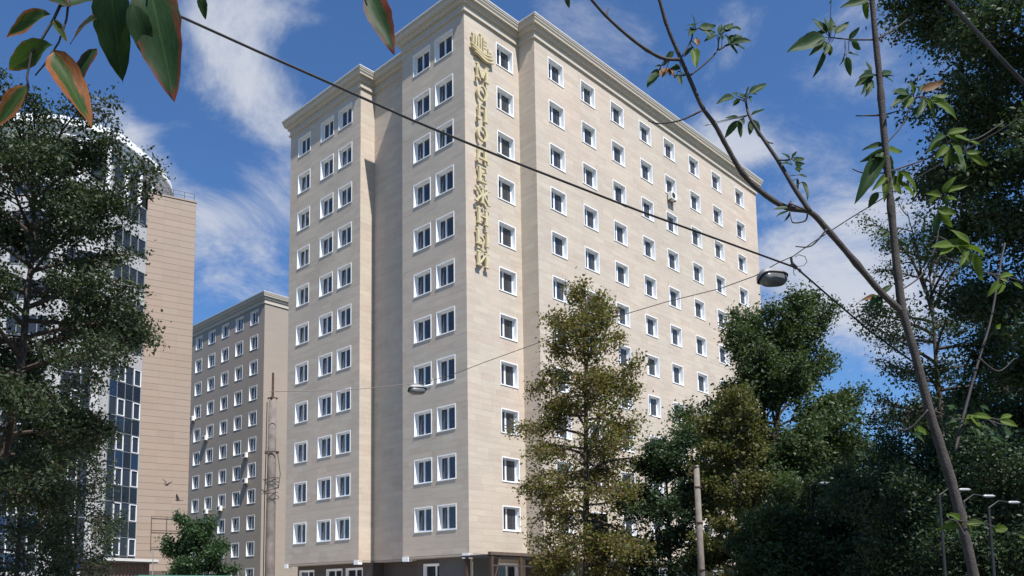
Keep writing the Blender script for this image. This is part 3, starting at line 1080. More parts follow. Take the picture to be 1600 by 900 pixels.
# ---- pipe rack on the pink flank, kiosk and green roofed shed at its foot
PR = thing('pipe_rack', flank.P(2.6, .15, 5.0), 'thin steel pipe rack fixed to the lower pink flank', 'pipe rack')
for zz, nm in ((9.0, 'rail'), (7.75, 'rail'), (6.3, 'rail')):
    mb = MB()
    mb.tube([flank.P(1.2, .12, zz), flank.P(4.2, .12, zz)], .03, 6)
    mb.build(nm, M_RUST, PR)
for uu in (1.2, 2.5, 3.6):
    mb = MB()
    mb.tube([flank.P(uu, .14, 6.0 if uu < 2 else 7.7), flank.P(uu, .14, 9.05)], .022, 6)
    for zz in (7.8, 8.9):
        mb.tube([flank.P(uu, .14, zz), flank.P(uu, -.02, zz)], .018, 5)
    mb.build('upright', M_STEELW, PR)
def oriented(px0, px1, d0, d1):
    a, b = at(px0, 900, d0)[:2], at(px1, 900, d1)[:2]
    return Face(a, b, 0, 5)
kf = oriented(158, 233, 60, 63)
KI = thing('kiosk', kf.P(kf.w/2, -1.5, 0), 'low brown slatted kiosk with flat dark roof under the pink flank', 'kiosk')
mb = MB()
mb.prism([kf.P(0, 0, 0)[:2], kf.P(0, -3, 0)[:2], kf.P(kf.w, -3, 0)[:2], kf.P(kf.w, 0, 0)[:2]], 0, 4.4)
mb.build('wall', M_BROWNW, KI)
for k in range(14):
    u = .1+k*(kf.w-.25)/13
    mb = MB()
    mb.prism([kf.P(u, .045, 0)[:2], kf.P(u+.1, .045, 0)[:2], kf.P(u+.1, .003, 0)[:2], kf.P(u, .003, 0)[:2]], .2, 4.3)
    mb.build('slat', M_BROWNW, KI)
mb = MB()
mb.prism([kf.P(-.4, .6, 0)[:2], kf.P(-.4, -3.3, 0)[:2], kf.P(kf.w+.35, -3.3, 0)[:2], kf.P(kf.w+.35, .6, 0)[:2]], 4.41, 4.66)
mb.build('roof', M_BOARD, KI)
mb = MB()
mb.prism([kf.P(-.42, .64, 0)[:2], kf.P(-.42, .603, 0)[:2], kf.P(kf.w+.37, .603, 0)[:2], kf.P(kf.w+.37, .64, 0)[:2]], 4.5, 4.7)
mb.build('fascia', M_FLASH, KI)
p = at(237, 935, 58)
mb = MB()
mb.tube([(p[0], p[1], 0), (p[0], p[1], 2.2), (p[0], p[1], 5.2)], [.04, .035, .03], 8)
tag(mb.build('pipe_post', M_LAMP), 'thin pale upright pipe between the kiosk and the bushy tree', 'pipe')
sf = oriented(222, 356, 44, 46)
SH = thing('shed', sf.P(sf.w/2, -1.5, 0), 'low shed with green metal roof edge at the bottom left', 'shed')
mb = MB()
mb.prism([sf.P(0, 0, 0)[:2], sf.P(0, -3, 0)[:2], sf.P(sf.w, -3, 0)[:2], sf.P(sf.w, 0, 0)[:2]], 0, 2.78)
mb.build('wall', M_BROWNW, SH)
mb = MB()
mb.prism([sf.P(-.2, .3, 0)[:2], sf.P(-.2, -3.2, 0)[:2], sf.P(sf.w+.2, -3.2, 0)[:2], sf.P(sf.w+.2, .3, 0)[:2]], 2.785, 2.97)
mb.build('roof', M_GREEN, SH)

# ------------------------------------------------------------------ poles, wires, lamps
def pole_base(px, d):
    p = at(px, 935, d)
    return p[0], p[1]
x, y = pole_base(421, 28)
UP = thing('utility_pole', (x, y, 0), 'tapered concrete pole with steel spike top and coiled wires, left of the hotel', 'utility pole')
mb = MB()
mb.tube([(x, y, 0), (x, y, 3), (x, y, 6), (x, y, 8.50)], [.18, .168, .152, .135], 16)
mb.build('shaft', M_CONC, UP, smooth=True)
mb = MB()
mb.tube([(x, y, 8.3), (x, y, 8.52), (x, y, 8.56), (x, y, 9.42)], [.10, .10, .045, .04], 10)
mb.box((x-.13, y-.13, 8.50), (x+.13, y+.13, 8.545))
mb.build('spike', M_RUST, UP)
v = _rt
mb = MB()
mb.tube([(x-v[0]*.24, y-v[1]*.24-.0, 6.62), (x+v[0]*.24, y+v[1]*.24, 6.66)], .04, 6)
for sgn in (-1, 1):
    n_ = np.array([-v[1], v[0]])*sgn*.185
    mb.tube([(x-v[0]*.2+n_[0], y-v[1]*.2+n_[1], 6.64), (x+v[0]*.2+n_[0], y+v[1]*.2+n_[1], 6.64)], .022, 6)
mb.build('crossarm', M_RUST, UP)
rc = random.Random(4)
for k in range(6):
    mb = MB()
    pts = []
    zc = 5.75-.12*k+rc.uniform(-.05, .05)
    tilt = rc.uniform(.05, .28)
    ph = rc.uniform(0, 6.28)
    for q in range(25):
        a = 2*math.pi*q/24
        rr = .215+.03*math.sin(3*a+ph)+.02*k*abs(math.sin(a/2))
        pts.append((x+rr*math.cos(a), y+rr*math.sin(a), zc+tilt*math.sin(a+ph)*.6))
    mb.tube(pts, .010, 5, False)
    mb.build('wire_coil', M_WIRE, UP)
mb = MB()
q = np.array([-_fw[0], -_fw[1]])
q = q/np.linalg.norm(q)
pts = [(x-v[0]*.19, y-v[1]*.19, 8.4), (x-v[0]*.20, y-v[1]*.20, 6.6), (x-v[0]*.22, y-v[1]*.22, 5.2), (x-v[0]*.215, y-v[1]*.215, .3)]
mb.tube(pts, .016, 6)
mb.tube([(x+v[0]*.2, y+v[1]*.2, 6.6), (x+v[0]*.30, y+v[1]*.30, 5.9), (x+v[0]*.24, y+v[1]*.24, 5.4)], .012, 6)
mb.build('down_cable', M_WIRE, UP)

x, y = pole_base(1097, 30)
WP = thing('wooden_pole', (x, y, 0), 'pale weathered pole standing in front of the dark bushes by the hotel wing', 'pole')
mb = MB()
mb.tube([(x+.06, y-.02, 0), (x+.03, y, 3), (x-.03, y, 6.35)], [.13, .118, .10], 14)
mb.build('shaft', M_WOODP, WP, smooth=True)
mb = MB()
mb.tube([(x-.03, y, 6.36), (x-.03, y, 6.42)], [.125, .10], 14)
mb.build('cap', M_STEELW, WP)
for zz in (5.6, 4.3, 2.6):
    mb = MB()
    mb.tube([(x+.01, y, zz), (x+.008, y, zz+.05)], .142, 14)
    mb.build('steel_band', M_RUST, WP)
mb = MB()
mb.tube([(x-.02, y, 6.1), (x-.02-_rt[0]*.3, y-_rt[1]*.3, 6.15)], .022, 6)
mb.tube([(x-.02-_rt[0]*.27, y-_rt[1]*.27, 6.15), (x-.02-_rt[0]*.27, y-_rt[1]*.27, 6.27)], .035, 8)
mb.build('insulator_bracket', M_RUST, WP)

def catenary(a, b, sag, n=24):
    a, b = np.array(a), np.array(b)
    return [a+(b-a)*t-np.array([0, 0, sag*4*t*(1-t)]) for t in np.linspace(0, 1, n)]
JX = at(1240, 413, 19.0)
c1 = at(285, 27, 11.0)
A0 = at(-900, -320, 7.0)
def wire(name, segs, rad, m, label, cat='cable', grp=None):
    mb = MB()
    for s in segs:
        mb.tube(s, rad, 6)
    return tag(mb.build(name, m), label, cat, grp)
# thick cable crossing the tower front, coming from a bracket pole outside the frame
cA = [at(285, 27, 13.0)+(at(285, 27, 13.0)-at(400, 78, 13.4))*k for k in (3, 2, 1)]
cab = cA+[at(px, py, d) for px, py, d in ((285, 27, 13), (400, 79, 13.4), (500, 123, 13.8), (640, 186, 14.5), (800, 252, 15.4), (1000, 330, 16.8), (1130, 377, 18.0), (1240, 417, 19.0))]
wire('span_cable', [cab, [JX-np.array([0, 0, .03]), at(1300, 467, 19.6), at(1360, 518, 20.3), at(1440, 575, 21.5)]], .021, M_WIRE, 'thick black cable sloping across the hotel tower down to the right lamp')
LMP2 = at(653, 607, 29.5)
w1 = [at(px, py, d) for px, py, d in ((421, 612, 28), (485, 611, 28.3), (560, 608, 28.8), (620, 602, 29.2), (655, 599, 29.5), (700, 588, 29), (760, 565, 28), (840, 536, 26.6), (930, 505, 25), (1040, 472, 23), (1125, 451, 21.4), (1180, 431, 20), (1215, 411, 19.4), (1240, 400, 19), (1268, 380, 18.6), (1330, 340, 18), (1420, 285, 17), (1560, 205, 16), (1700, 120, 15))]
wire('lamp_wire', [w1], .011, M_STEELW, 'thin sagging wire from the concrete pole carrying both hanging lamps')
wire('feeder_cable', [[at(1470, -12, 8), at(1520, 43, 8), at(1560, 88, 8), at(1700, 235, 8.2), at(1800, 330, 8.4)]], .019, M_WIRE, 'short dark cable crossing the upper right corner over the trees')
mb = MB()
mb.tube([at(1242, 402, 19), at(1248, 398, 19), at(1258, 401, 19), at(1261, 409, 19), at(1256, 415, 19), at(1243, 417, 19)], .008, 5)
mb.tube([at(1236, 402, 19), at(1237, 409, 19), at(1240, 414, 19)], .03, 6)
mb.tube([at(1240, 420, 19), at(1240, 427, 19), at(1243, 431, 19)], .007, 5)
mb.tube([at(1248, 420, 19), at(1251, 425, 19)], .03, 6)
mb.tube([at(1236, 412, 19), at(1245, 419, 19)], .045, 6)
tag(mb.build('cable_clamp', M_BLACKM), 'black clamp with a wire loop joining two cables above the right lamp', 'clamp')

def lamp(c, ax, size, tilt, label, roll=0.0):
    """hanging street lamp: rounded shell, rim, bowl lens; ax = length direction in plan"""
    t = thing('street_lamp', c, label, 'street lamp', 'street lamps hung on the wire')
    ax = np.array([ax[0], ax[1], tilt])
    ax /= np.linalg.norm(ax)
    sd_ = np.cross([0, 0, 1.0], ax)
    sd_ /= np.linalg.norm(sd_)
    upv = np.cross(ax, sd_)
    sd2 = sd_*math.cos(roll)+upv*math.sin(roll)
    upv = np.cross(ax, sd2)
    Mx = Matrix.Identity(4)
    for i in range(3):
        Mx[i][0], Mx[i][1], Mx[i][2], Mx[i][3] = ax[i], sd2[i], upv[i], c[i]
    L = size
    def shell(sign, hz, sc, m, nm, nu=20, nv=7, z0=0.0):
        mb = MB()
        vs = []
        for j in range(nv+1):
            ph = (math.pi/2)*j/nv
            for i in range(nu):
                a = 2*math.pi*i/nu
                ca, sa = math.cos(a), math.sin(a)
                e = .62
                X = math.copysign(abs(ca)**e, ca)*L/2*sc
                Y = math.copysign(abs(sa)**e, sa)*L*.235*sc*(1-.22*ca)
                k = math.cos(ph)**.55 if j < nv else 0.0
                vs.append((X*k, Y*k, z0+sign*hz*math.sin(ph)))
        fs = [(j*nu+i, j*nu+(i+1) % nu, (j+1)*nu+(i+1) % nu, (j+1)*nu+i) for j in range(nv) for i in range(nu)]
        mb.add(vs, fs)
        return mb.build(nm, m, t, Mx, True)
    shell(1, L*.27, 1.0, M_LAMP, 'shell', z0=.012)
    shell(-1, L*.25, .92, M_LENS, 'lens', z0=-.012)
    mb = MB()
    n = 24
    pts = []
    for i in range(n+1):
        a = 2*math.pi*i/n
        ca, sa = math.cos(a), math.sin(a)
        pts.append((math.copysign(abs(ca)**.62, ca)*L/2*1.01, math.copysign(abs(sa)**.62, sa)*L*.235*1.01*(1-.22*ca), 0))
    mb.tube(pts, .017, 6, False)
    mb.build('rim', M_BLACKM, t, Mx)
    mb = MB()
    mb.tube([(L*.16, 0, L*.17), (L*.16, 0, L*.33)], .022, 8)
    mb.tube([(-L*.16, 0, L*.17), (-L*.16, 0, L*.33)], .022, 8)
    mb.build('hanger', M_BLACKM, t, Mx)
lamp(at(1208, 434, 19.2), (_rt[0]*.93+_fw[0]*.37, _rt[1]*.93+_fw[1]*.37), .78, .13, 'larger grey bowl lamp hanging right of the hotel against the sky', -.5)
lamp(at(652, 609, 29.5), (_rt[0]*.95+_fw[0]*.3, _rt[1]*.95+_fw[1]*.3), .66, .06, 'smaller grey bowl lamp hanging in front of the tower windows', -.42)
mb = MB()
mb.tube([at(664, 603.5, 29.5), at(676, 600.5, 29.5), at(676, 592, 29.5)], .03, 6)
tag(mb.build('lamp_bracket', M_WHITE), 'white bent pipe beside the smaller hanging lamp', 'pipe')

def small_lamp(px, py, d, label):
    p = at(px, py, d)
    k = d/30
    t = thing('park_lamp', (p[0]-.5*_rt[0], p[1]-.5*_rt[1], 0), label, 'street lamp', 'white headed lamps among the right trees')
    mb = MB()
    b = p-_rt*.5
    mb.tube([(b[0], b[1], 0), (b[0], b[1], 2), (b[0], b[1], p[2]-.1), tuple(b*.6+p*.4+np.array([0, 0, .03])), tuple(p-_rt*.2*k)], [.035, .03, .022, .014, .012], 8)
    mb.build('post', M_WIRE, t)
    mb = MB()
    mb.tube([tuple(p-_rt*.22*k), tuple(p-_rt*.14*k), tuple(p+_rt*.12*k), tuple(p+_rt*.2*k)], [.03*k, .055*k, .05*k, .02*k], 8)
    mb.build('lamp_head', M_ALU, t)
small_lamp(1290, 755, 27, 'white lamp head before the oak trunk, leftmost of the park lamps')
small_lamp(1508, 765, 16, 'white lamp head just right of the leaning sapling stem')
small_lamp(1546, 775, 16, 'white lamp head second from the right edge, deep in shade')
small_lamp(1585, 785, 16, 'white lamp head nearest the right edge, deep in shade')

# ---- advertising board seen from behind, beside the linden
x, y = pole_base(934, 37.5)
AB = thing('advertising_board', (x, y, 0), 'tall dark board on pale legs behind the linden trunk', 'board')
bfv = Face((x-_rt[0]*.5, y-_rt[1]*.5), (x+_rt[0]*.5, y+_rt[1]*.5), 0, 6)
mb = MB()
mb.prism([bfv.P(0, .05, 0)[:2], bfv.P(0, -.05, 0)[:2], bfv.P(1.0, -.05, 0)[:2], bfv.P(1.0, .05, 0)[:2]], 2.2, 5.35)
mb.build('panel', M_BOARD, AB)
for u0, u1, z1 in ((1.12, 1.02, 5.3), (1.28, 1.06, 4.4), (.1, .1, 2.19)):
    mb = MB()
    mb.tube([bfv.P(u0, -.02, 0), bfv.P(u1, -.02, z1)], .035, 8)
    mb.build('leg', M_FLASH, AB)
mb = MB()
mb.prism([bfv.P(-.05, .055, 0)[:2], bfv.P(-.05, -.055, 0)[:2], bfv.P(1.05, -.055, 0)[:2], bfv.P(1.05, .055, 0)[:2]], 5.352, 5.42)
mb.build('top_rail', M_BLACKM, AB)

# ---- two birds
def bird(px, py, d, yaw, flap, label):
    p = at(px, py, d)
    t = thing('bird', p, label, 'bird', 'birds flying past the pink flank')
    Mx = Matrix.Translation(Vector(p)) @ Matrix.Rotation(yaw, 4, 'Z') @ Matrix.Rotation(.3, 4, 'X')
    bmx = MB()
    bmx.tube([(-.20, 0, 0), (-.13, 0, .01), (-.02, 0, 0), (.08, 0, .01), (.13, 0, .035), (.17, 0, .03), (.195, 0, .025)], [.006, .028, .055, .042, .024, .026, .004], 10)
    bmx.add([(-.17, -.015, 0), (-.17, .015, 0), (-.30, .06, 0), (-.32, 0, .004), (-.30, -.06, 0), (-.17, -.015, .01), (-.17, .015, .01), (-.30, .06, .006), (-.32, 0, .012), (-.30, -.06, .006)],
            [(0, 1, 2, 3, 4), (9, 8, 7, 6, 5), (0, 5, 6, 1), (1, 6, 7, 2), (2, 7, 8, 3), (3, 8, 9, 4), (4, 9, 5, 0)])
    bmx.build('body', M_BIRD, t, Mx, True)
    for s in (-1, 1):
        w = MB()
        top = [(.07, .03*s, .03), (.10, .18*s, .03+flap*.6), (.03, .38*s, .03+flap), (-.03, .40*s, .03+flap), (-.06, .20*s, .03+flap*.6), (-.09, .03*s, .025)]
        w.add(top+[(a, b, c-.008) for a, b, c in top], [(0, 1, 4, 5), (1, 2, 3, 4), (11, 10, 7, 6), (10, 9, 8, 7)]+[(k, 6+k, 6+(k+1) % 6, (k+1) % 6) for k in range(6)])
        w.build('wing', M_BIRD, t, Mx)
bird(260, 758, 50, .4, .28, 'small dark bird with raised wings, upper left of two by the pink wall')
bird(278, 782, 50, 2.4, .22, 'small dark bird with spread wings, lower right of two by the pink wall')
#TREES
# ------------------------------------------------------------------ trees
def quads_mesh(name, V, m):
    """V: (n,4,3) leaf quads"""
    n = len(V)
    me = bpy.data.meshes.new(name)
    me.vertices.add(n*4)
    me.vertices.foreach_set('co', V.reshape(-1).astype(np.float32))
    me.loops.add(n*4)
    me.loops.foreach_set('vertex_index', np.arange(n*4, dtype=np.int32))
    me.polygons.add(n)
    me.polygons.foreach_set('loop_start', np.arange(0, n*4, 4, dtype=np.int32))
    me.polygons.foreach_set('loop_total', np.full(n, 4, dtype=np.int32))
    me.materials.append(m)
    me.update()
    me.validate()
    return me
def leaves_at(rng, C, size, up=0.55, ratio=0.55, droop=None):
    n = len(C)
    N = rng.normal(size=(n, 3))*.75
    N[:, 2] += up*rng.choice([-.4, 1, 1], n)
    N /= np.linalg.norm(N, axis=1)[:, None]
    T = rng.normal(size=(n, 3))
    if droop is not None:
        T[:, 2] -= droop
    T -= N*np.sum(T*N, 1)[:, None]
    T /= np.linalg.norm(T, axis=1)[:, None]+1e-9
    B = np.cross(N, T)
    s = size*rng.uniform(.6, 1.35, n)[:, None]
    V = np.empty((n, 4, 3))
    V[:, 0] = C-T*s*.5
    V[:, 1] = C+B*s*ratio*.5-T*s*.06+N*s*.06
    V[:, 2] = C+T*s*.5
    V[:, 3] = C-B*s*ratio*.5-T*s*.06+N*s*.06
    return V
def bez(p0, d0, L, rng, bend, n=6, wob=.10):
    """curved limb: starts in direction d0, turns by bend (added to z of direction) along its length"""
    p = np.array(p0, float)
    d = np.array(d0, float)
    pts = [p.copy()]
    for k in range(n):
        d = d+np.array([0, 0, bend/n])+rng.normal(size=3)*wob
        d /= np.linalg.norm(d)
        p = p+d*L/n
        pts.append(p.copy())
    return pts
def tree(name, base, H, env, label, cat, leafm, barkm, seed, nl=28, z0=.2, el=(10, 60), bend=-.2, trunk_r=.16, lean=(0, 0), sec=6,
         clump=.42, per=60, leaf=.16, off=None, group=None, twigs=1, fill=0, flat=.7, show=True, droop=None, wig=.05, taper=1.0, evar=11):
    """env: list of (height fraction, radius in m); off: list of (height fraction, dx along picture right, dy along view)"""
    rng = np.random.default_rng(seed)
    base = np.array([base[0], base[1], 0.0])
    t = thing(name, base, label, cat, group)
    hs = np.array([e[0] for e in env])
    rs = np.array([e[1] for e in env])
    rh = np.array([_rt[0], _rt[1], 0])
    rh /= np.linalg.norm(rh)
    fh = np.array([-rh[1], rh[0], 0])
    def ctr(h):
        c = base+np.array([0, 0, h*H])+rh*lean[0]*h+fh*lean[1]*h
        if off:
            c = c+rh*np.interp(h, [o[0] for o in off], [o[1] for o in off])+fh*np.interp(h, [o[0] for o in off], [o[2] for o in off])
        return c
    tp, tr = [], []
    nT = 14
    for k in range(nT+1):
        h = k/nT*.97
        w = rng.normal(size=3)*wig*H*.05*(h > 0)
        w[2] = 0
        tp.append(ctr(h)+w)
        tr.append(max(trunk_r*(1-h*taper*.96)**.8, .012)*(1.25 if k == 0 else 1))
    mb = MB()
    mb.tube(tp, tr, 10)
    mb.build('trunk', barkm, t, smooth=True)
    tpa = np.array(tp)
    C = []
    ga = rng.uniform(0, 6.28)
    for i in range(nl):
        h = z0+(1-z0)*(i+.5)/nl*.97
        ga += 2.4+rng.normal()*.35
        rad = float(np.interp(h, hs, rs))
        if rad < .08:
            continue
        Lb = rad*rng.uniform(.72, 1.12)
        k = h/.97*nT
        k0 = min(int(k), nT-1)
        p0 = tpa[k0]+(tpa[k0+1]-tpa[k0])*(k-k0)
        e = R(el[0]+(el[1]-el[0])*((h-z0)/(1-z0))**1.3+rng.normal()*evar)
        out = rh*math.cos(ga)+fh*math.sin(ga)
        d0 = out*math.cos(e)+np.array([0, 0, math.sin(e)])
        pts = bez(p0, d0, Lb/max(.55, math.cos(e)), rng, bend, 7, .07)
        r0 = max(.018, min(trunk_r*.42, .022+.018*Lb))
        mb = MB()
        mb.tube(pts, [r0*(1-.85*q/7) for q in range(8)], 6)
        pa = np.array(pts)
        ns = max(2, int(sec*Lb/2.0+1))
        ends = [pts[-1], pts[-2]]
        for j in range(ns):
            s = .28+.70*(j+rng.random())/ns
            q = s*7
            q0 = min(int(q), 6)
            b0 = pa[q0]+(pa[q0+1]-pa[q0])*(q-q0)
            dd = pa[q0+1]-pa[q0]
            dd /= np.linalg.norm(dd)
            sd_ = np.cross(dd, [0, 0, 1])*(1 if j % 2 else -1)
            d1 = dd*.7+sd_*rng.uniform(.5, 1.0)+np.array([0, 0, rng.uniform(-.35, .35)+bend*.5])
            d1 /= np.linalg.norm(d1)
            L2 = Lb*rng.uniform(.25, .48)*(1.15-.5*s)+.12
            p2 = bez(b0, d1, L2, rng, bend*.7, 4, .12)
            mb.tube(p2, [max(.006, r0*.4*(1-.2*x)) for x in range(5)], 4)
            ends += [p2[-1], p2[3]] + ([p2[2]] if twigs else [])
        mb.build('branch', barkm, t)
        C += ends
    C = np.array(C)
    if fill:
        hh = rng.uniform(z0, .98, fill)
        rr = np.interp(hh, hs, rs)*np.sqrt(rng.uniform(.05, 1, fill))
        aa = rng.uniform(0, 6.28, fill)
        X = np.array([ctr(h) for h in hh])+rh[None]*(rr*np.cos(aa))[:, None]+fh[None]*(rr*np.sin(aa))[:, None]
        C = np.concatenate([C, X])
    cs = clump*rng.uniform(.5, 1.25, len(C))
    cnt = np.maximum(6, (per*rng.uniform(.35, 1.5, len(C))*(cs/clump)**1.5)).astype(int)
    I = np.repeat(np.arange(len(C)), cnt)
    P = C[I]+rng.normal(size=(len(I), 3))*np.array([1, 1, flat])*(cs[I]*.55)[:, None]
    P = P[P[:, 2] > .15]
    V = leaves_at(rng, P, leaf, droop=droop)
    o = place('foliage', quads_mesh('foliage', V, leafm), t)
    tag(o, kind='stuff')
    return t, len(V)
F_LIND = foliage('linden_leaves', [(.07, .105, .024), (.10, .135, .028), (.12, .135, .036), (.14, .115, .04), (.15, .09, .04), (.10, .135, .03), (.08, .12, .026)], .42)
F_OAK = foliage('oak_leaves', [(.028, .050, .020), (.042, .07, .026), (.058, .088, .034), (.072, .098, .036)], .34)
F_DARK = foliage('dark_leaves', [(.020, .040, .020), (.034, .060, .028), (.05, .080, .036)], .32)
F_BROWN = foliage('turning_leaves', [(.05, .075, .022), (.075, .095, .027), (.11, .09, .034), (.085, .105, .03), (.14, .085, .034)], .36)
F_ELM = foliage('elm_leaves', [(.018, .035, .016), (.03, .05, .022), (.045, .06, .028), (.035, .05, .025)], .25)
F_BUSH = foliage('bush_leaves', [(.018, .045, .018), (.03, .065, .024), (.05, .085, .03)], .25)
NLEAF = 0
def T(*a, **k):
    global NLEAF
    NLEAF += tree(*a, **k)[1]
# linden before the hotel wing
T('linden_tree', pole_base(915, 36), 15.3, [(.12, 1.6), (.2, 2.8), (.32, 2.95), (.45, 2.75), (.58, 2.6), (.70, 2.0), (.82, 1.8), (.92, 1.1), (1, .35)],
  'airy linden turning brown, standing before the sunlit hotel wing', 'tree', F_LIND, M_BARK, 3, nl=72, z0=.13, el=(0, 50), bend=-.4, trunk_r=.19, lean=(.35, 0), sec=13, clump=.32, per=18, leaf=.145, flat=1.15, fill=300, wig=.03, evar=17)
T('oak_tree', pole_base(1252, 42), 14.7, [(.28, 1.2), (.36, 3.2), (.46, 4.3), (.6, 4.2), (.72, 3.7), (.84, 3.0), (.94, 1.8), (1, .7)],
  'large dark green oak reaching above the right end of the hotel', 'tree', F_OAK, M_BARK, 8, nl=52, z0=.30, el=(6, 52), bend=.15, trunk_r=.36, lean=(-.6, 0), sec=11, clump=.44, per=56, leaf=.18, off=[(0, 0, 0), (.3, 0, 0), (.55, -1.0, 0), (.8, -.1, 0), (1, .2, 0)], fill=70, flat=1.0)
T('columnar_tree', pole_base(1160, 33), 9.6, [(.05, 1.5), (.25, 1.9), (.5, 1.4), (.75, 1.2), (.92, .8), (1, .3)],
  'narrow brownish green tree directly right of the pale pole', 'tree', F_BROWN, M_BARK, 12, nl=40, z0=.06, el=(15, 60), bend=-.1, trunk_r=.13, sec=10, clump=.30, per=42, leaf=.14, fill=200, flat=.9)
T('shade_tree', pole_base(1048, 35), 8.4, [(.05, 1.3), (.3, 1.6), (.6, 1.6), (.85, 1.0), (1, .3)],
  'dark green small tree between the linden and the pale pole', 'tree', F_DARK, M_BARK, 15, nl=32, z0=.08, el=(10, 50), bend=-.15, trunk_r=.12, sec=9, clump=.36, per=45, leaf=.16, fill=110, flat=.9)
T('round_bush', pole_base(306, 52), 5.7, [(.02, 1.8), (.3, 2.0), (.55, 1.9), (.8, 1.4), (.95, .8), (1, .3)],
  'round green bushy tree in front of the shaded slab block', 'tree', F_BUSH, M_BARK, 18, nl=30, z0=.05, el=(10, 70), bend=.05, trunk_r=.14, sec=8, clump=.36, per=62, leaf=.18, fill=150, flat=.9)
T('elm_tree', pole_base(-40, 24), 15.7, [(.30, 1.6), (.38, 2.6), (.46, 3.2), (.54, 3.6), (.60, 3.6), (.68, 3.1), (.76, 3.1), (.86, 2.3), (.94, 1.5), (1, .6)],
  'big dark elm in front of the round tower at the left edge', 'tree', F_ELM, M_BARK, 23, nl=56, z0=.30, el=(0, 55), bend=-.25, trunk_r=.20, lean=(.3, 0), sec=11, clump=.34, per=52, leaf=.125, fill=70, flat=1.0, off=[(0, 0, 0), (.25, .1, 0), (.5, .9, 0), (1, .9, 0)])
T('drooping_tree', pole_base(115, 34), 9.4, [(.05, 1.0), (.3, 1.7), (.6, 1.6), (.85, 1.3), (1, .5)],
  'slim drooping tree with hanging twigs before the right glazed bay', 'tree', F_ELM, M_BARK, 30, nl=34, z0=.12, el=(10, 50), bend=-.9, trunk_r=.09, sec=8, clump=.30, per=26, leaf=.13, flat=1.8, fill=160)
T('drooping_tree', pole_base(25, 30), 9.6, [(.05, 1.6), (.3, 2.2), (.6, 2.2), (.85, 2.0), (1, .8)],
  'thin leaved drooping tree below the elm, before the glazed bays', 'tree', F_ELM, M_BARK, 29, nl=30, z0=.15, el=(10, 50), bend=-.9, trunk_r=.12, sec=8, clump=.34, per=32, leaf=.13, flat=1.6, fill=190)
# the wood on the right
T('tall_tree', pole_base(1735, 17.5), 18.8, [(.34, 1.2), (.45, 2.4), (.6, 2.8), (.75, 3.0), (.9, 2.6), (1, 1.2)],
  'tall almost black tree filling the upper right corner', 'tree', F_DARK, M_BARK, 31, nl=50, z0=.34, el=(0, 50), bend=-.1, trunk_r=.28, sec=11, clump=.38, per=85, leaf=.11, fill=260, flat=.9)
T('slender_tree', pole_base(1490, 25), 12.6, [(.35, .8), (.45, 1.5), (.6, 2.1), (.75, 2.3), (.9, 1.5), (1, .5)],
  'loose small leaved tree behind the sapling fork, sky showing through', 'tree', F_DARK, M_BARK, 37, nl=36, z0=.36, el=(5, 50), bend=-.15, trunk_r=.14, sec=10, clump=.32, per=26, leaf=.10, flat=.9)
for px, d, H, r, sd_, fl, lb in ((1335, 45, 9.2, 2.2, 41, 15, 'dark tree right of the oak, partly hidden by its crown'), (1405, 34, 6.0, 2.0, 43, 60, 'dense dark tree low behind the leaning sapling stem'), (1505, 27, 7.6, 1.8, 47, 30, 'dark tree around the park lamps'), (1600, 22, 8.2, 1.8, 53, 60, 'dark tree cut by the lower right edge'),
                          (1275, 31, 4.9, 1.9, 59, 110, 'lower green tree before the oak trunk'), (1215, 27, 3.7, 1.5, 61, 110, 'low sunlit shrub at the foot of the narrow brownish tree'), (1455, 21, 4.4, 1.8, 67, 110, 'low dark shrub at the bottom under the leaning stem'), (1360, 26, 4.4, 1.7, 71, 110, 'low dark shrub between the oak and the leaning stem'), (1560, 18, 4.2, 1.8, 73, 110, 'low dark shrub in the bottom right corner')):
    T('wood_tree' if H > 5.5 else 'shrub', pole_base(px, d), H, [(.05, r*.8), (.3, r), (.6, r), (.85, r*.7), (1, r*.25)], lb, 'tree' if H > 5.5 else 'shrub', F_DARK if px > 1280 else F_OAK, M_BARK, sd_,
      nl=28, z0=.08, el=(10, 60), bend=.0, trunk_r=.12, sec=9, clump=.36, per=95 if d < 28 else 60, leaf=.0048*d, fill=fl, flat=1.0, group='trees of the wood on the right')
print('leaves', NLEAF)
#SAPLING
# ------------------------------------------------------------------ near leaves
def leaf_mesh(seed, teeth=True, fold=.22, curl=.18, twist=.0):
    """one leaflet, 1 long (+Y from its stalk) and 1 wide, folded along the midrib; attribute leafuv = (-1..1 across, 0..1 along)"""
    rng = random.Random(seed)
    n = 11
    vs, fs, uv = [], [], []
    for k in range(n+1):
        t = k/n
        w = .5*math.sin(math.pi*min(1, t**.80))**.82*(1-.30*t) + (.0 if k in (0, n) else .015)
        w *= 1.16
        if teeth and 2 < k < n:
            w *= (1.04 if k % 2 else .965)*rng.uniform(.97, 1.03)
        z = -curl*(t-.25)**2*1.3+.02*math.sin(6*t+seed)
        bend = .10*math.sin(2.2*t+seed)*t
        tw = twist*t
        for sx in (-1, -.5, 0, .5, 1):
            x = w*sx
            zz = fold*abs(x)*(1-.3*t)+.03*math.sin(9*t+sx*2+seed)*abs(sx)
            vs.append((bend+x*math.cos(tw)-zz*math.sin(tw), t, z+x*math.sin(tw)+zz*math.cos(tw)))
            uv.append((sx, t, 0))
    for k in range(n):
        for j in range(4):
            a = k*5+j
            fs.append((a, a+1, a+6, a+5))
    return vs, fs, uv
